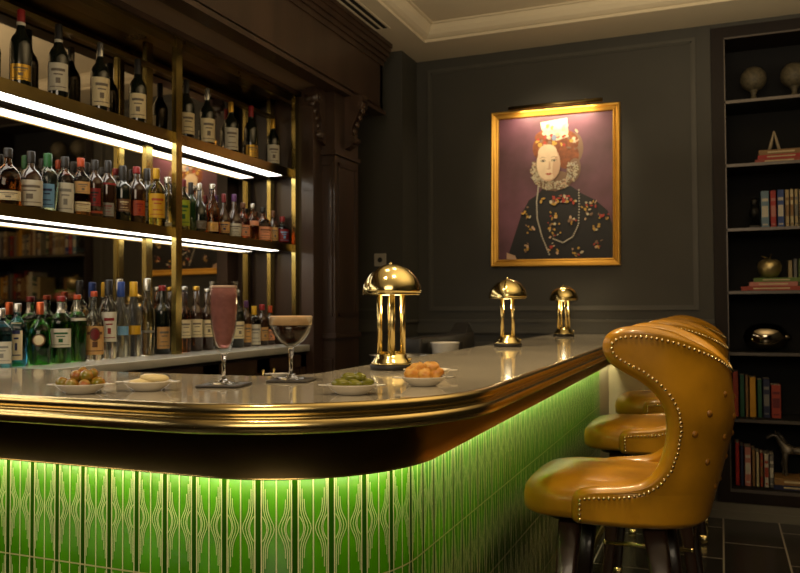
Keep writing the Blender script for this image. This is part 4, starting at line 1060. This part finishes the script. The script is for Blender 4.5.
    for lx, ly in ((-.165, -.185), (-.165, .185), (.075, -.175), (.075, .175)):
        q = MB(); fx, fy = lx*1.0+(-.055 if lx < 0 else .085), ly*1.16
        def sq(x, y, z, s_):
            pts = []
            for cx_, cy_, a0 in ((1, 1, 0), (-1, 1, 90), (-1, -1, 180), (1, -1, 270)):
                for k_ in range(3):
                    a = radians(a0+45*k_); b_ = s_*.3; pts.append((x+cx_*(s_-b_)+b_*cos(a), y+cy_*(s_-b_)+b_*sin(a), z))
            return pts
        q.loft([sq(lx, ly, .66, .032), sq(lx+(fx-lx)*.5, ly+(fy-ly)*.5, .33, .025), sq(fx, fy, .012, .017), sq(fx, fy, .0, .017)]); lo = q.build('leg', LEG, t)
        MB().loft([sq(fx, fy, .0, .0185), sq(fx-(fx-lx)*.06, fy-(fy-ly)*.06, .045, .0205)]).build('foot_cap', BRASS, lo)
        f_ = (.66-.28)/.66; feet[(lx < 0, ly < 0)] = (lx+(fx-lx)*f_, ly+(fy-ly)*f_)
    # footrest ring
    q = MB(); a, b, c_, d = feet[(True, True)], feet[(False, True)], feet[(False, False)], feet[(True, False)]
    k = 1.10
    loop_ = [a, b, c_, d]
    for p, r_ in zip(loop_, loop_[1:]+loop_[:1]):
        q.tube([(p[0]*k, p[1]*k, .28), (r_[0]*k, r_[1]*k, .28)], .0100, 10)
    for p in loop_:
        q.ball((p[0]*k, p[1]*k, .28), .0105, 10, 8)
        q.tube([(p[0]*k, p[1]*k, .28), (p[0], p[1], .28)], .006, 8)
    q.build('footrest', BRASS, t)
    return t
slabs = ['mustard leather bar stool nearest the camera, studded wing back in full view', 'mustard leather bar stool in the middle, mostly hidden by the nearest one', 'mustard leather bar stool farthest away, close to the back wall']
stool0 = make_stool(slabs[0])
for i, y in enumerate((2.60, 3.77, 4.90)):
    t = stool0 if i == 0 else copy_tree(stool0)
    t.location = (-.262, y, 0); t['label'] = slabs[i]

# ------------------------------------------------------------------ lights
def area(name, loc, size, e, col, target=None, sy=None, spread=180):
    L = bpy.data.lights.new(name, 'AREA'); L.energy = e; L.color = col; L.size = size; L.spread = radians(spread)
    if sy: L.shape = 'RECTANGLE'; L.size_y = sy
    o = bpy.data.objects.new(name, L); COL.objects.link(o); o.location = loc
    if target: o.rotation_euler = (Vector(target)-Vector(loc)).to_track_quat('-Z', 'Y').to_euler()
    return o
def spot(name, loc, target, e, col, ang, blend=.6, size=.03):
    L = bpy.data.lights.new(name, 'SPOT'); L.energy = e; L.color = col; L.spot_size = radians(ang); L.spot_blend = blend; L.shadow_soft_size = size
    o = bpy.data.objects.new(name, L); COL.objects.link(o); o.location = loc
    o.rotation_euler = (Vector(target)-Vector(loc)).to_track_quat('-Z', 'Y').to_euler(); return o
WARM = (1, .74, .42)
area('picture_lamp', (-1.0, YB-.09, 2.615), .5, 3.2, (1, .80, .52), (-1.0, YB+.05, 2.1), .03)
spot('picture_spot', (-1.0, 3.6, 3.05), (-1.02, YB, 2.2), 60, (1, .78, .48), 38, 1, .05)
spot('bar_spot', (-.95, 2.9, 3.05), (-.85, 2.9, 1.1), 45, WARM, 70, 1, .06)
spot('bar_spot', (-1.1, 1.2, 3.05), (-1.0, 1.5, 1.1), 45, WARM, 60, 1, .06)
spot('bar_spot', (-.9, 4.6, 3.05), (-.8, 4.7, 1.1), 30, WARM, 60, 1, .06)
spot('stool_spot', (-.35, 1.7, 3.05), (-.3, 2.6, .9), 60, WARM, 60, 1, .06)
spot('stool_front_fill', (-1.25, 2.4, 3.03), (-.25, 3.0, .9), 60, WARM, 75, 1, .06)  # extra spot added to brighten stool fronts and their reflection in the apron
area('room_fill', (-.1, -1.3, 2.7), 1.8, 44, (1, .80, .55), (-1.4, 3.0, 1.2))  # added soft fill light, brightens the shelves and the room
area('ceiling_wash', (.3, 2.6, 2.2), 2.2, 62, (1, .80, .52), (.3, 2.6, 4))
W = bpy.data.worlds.new('world'); SC.world = W; W.use_nodes = True
W.node_tree.nodes['Background'].inputs[0].default_value = (1, .82, .6, 1); W.node_tree.nodes['Background'].inputs[1].default_value = .02
SC.view_settings.view_transform = 'Standard'; SC.view_settings.exposure = .13
SC.cycles.use_denoising = True; SC.cycles.max_bounces = 8; SC.cycles.transmission_bounces = 8; SC.cycles.caustics_refractive = False; SC.cycles.caustics_reflective = False
SC.cycles.sample_clamp_indirect = 4
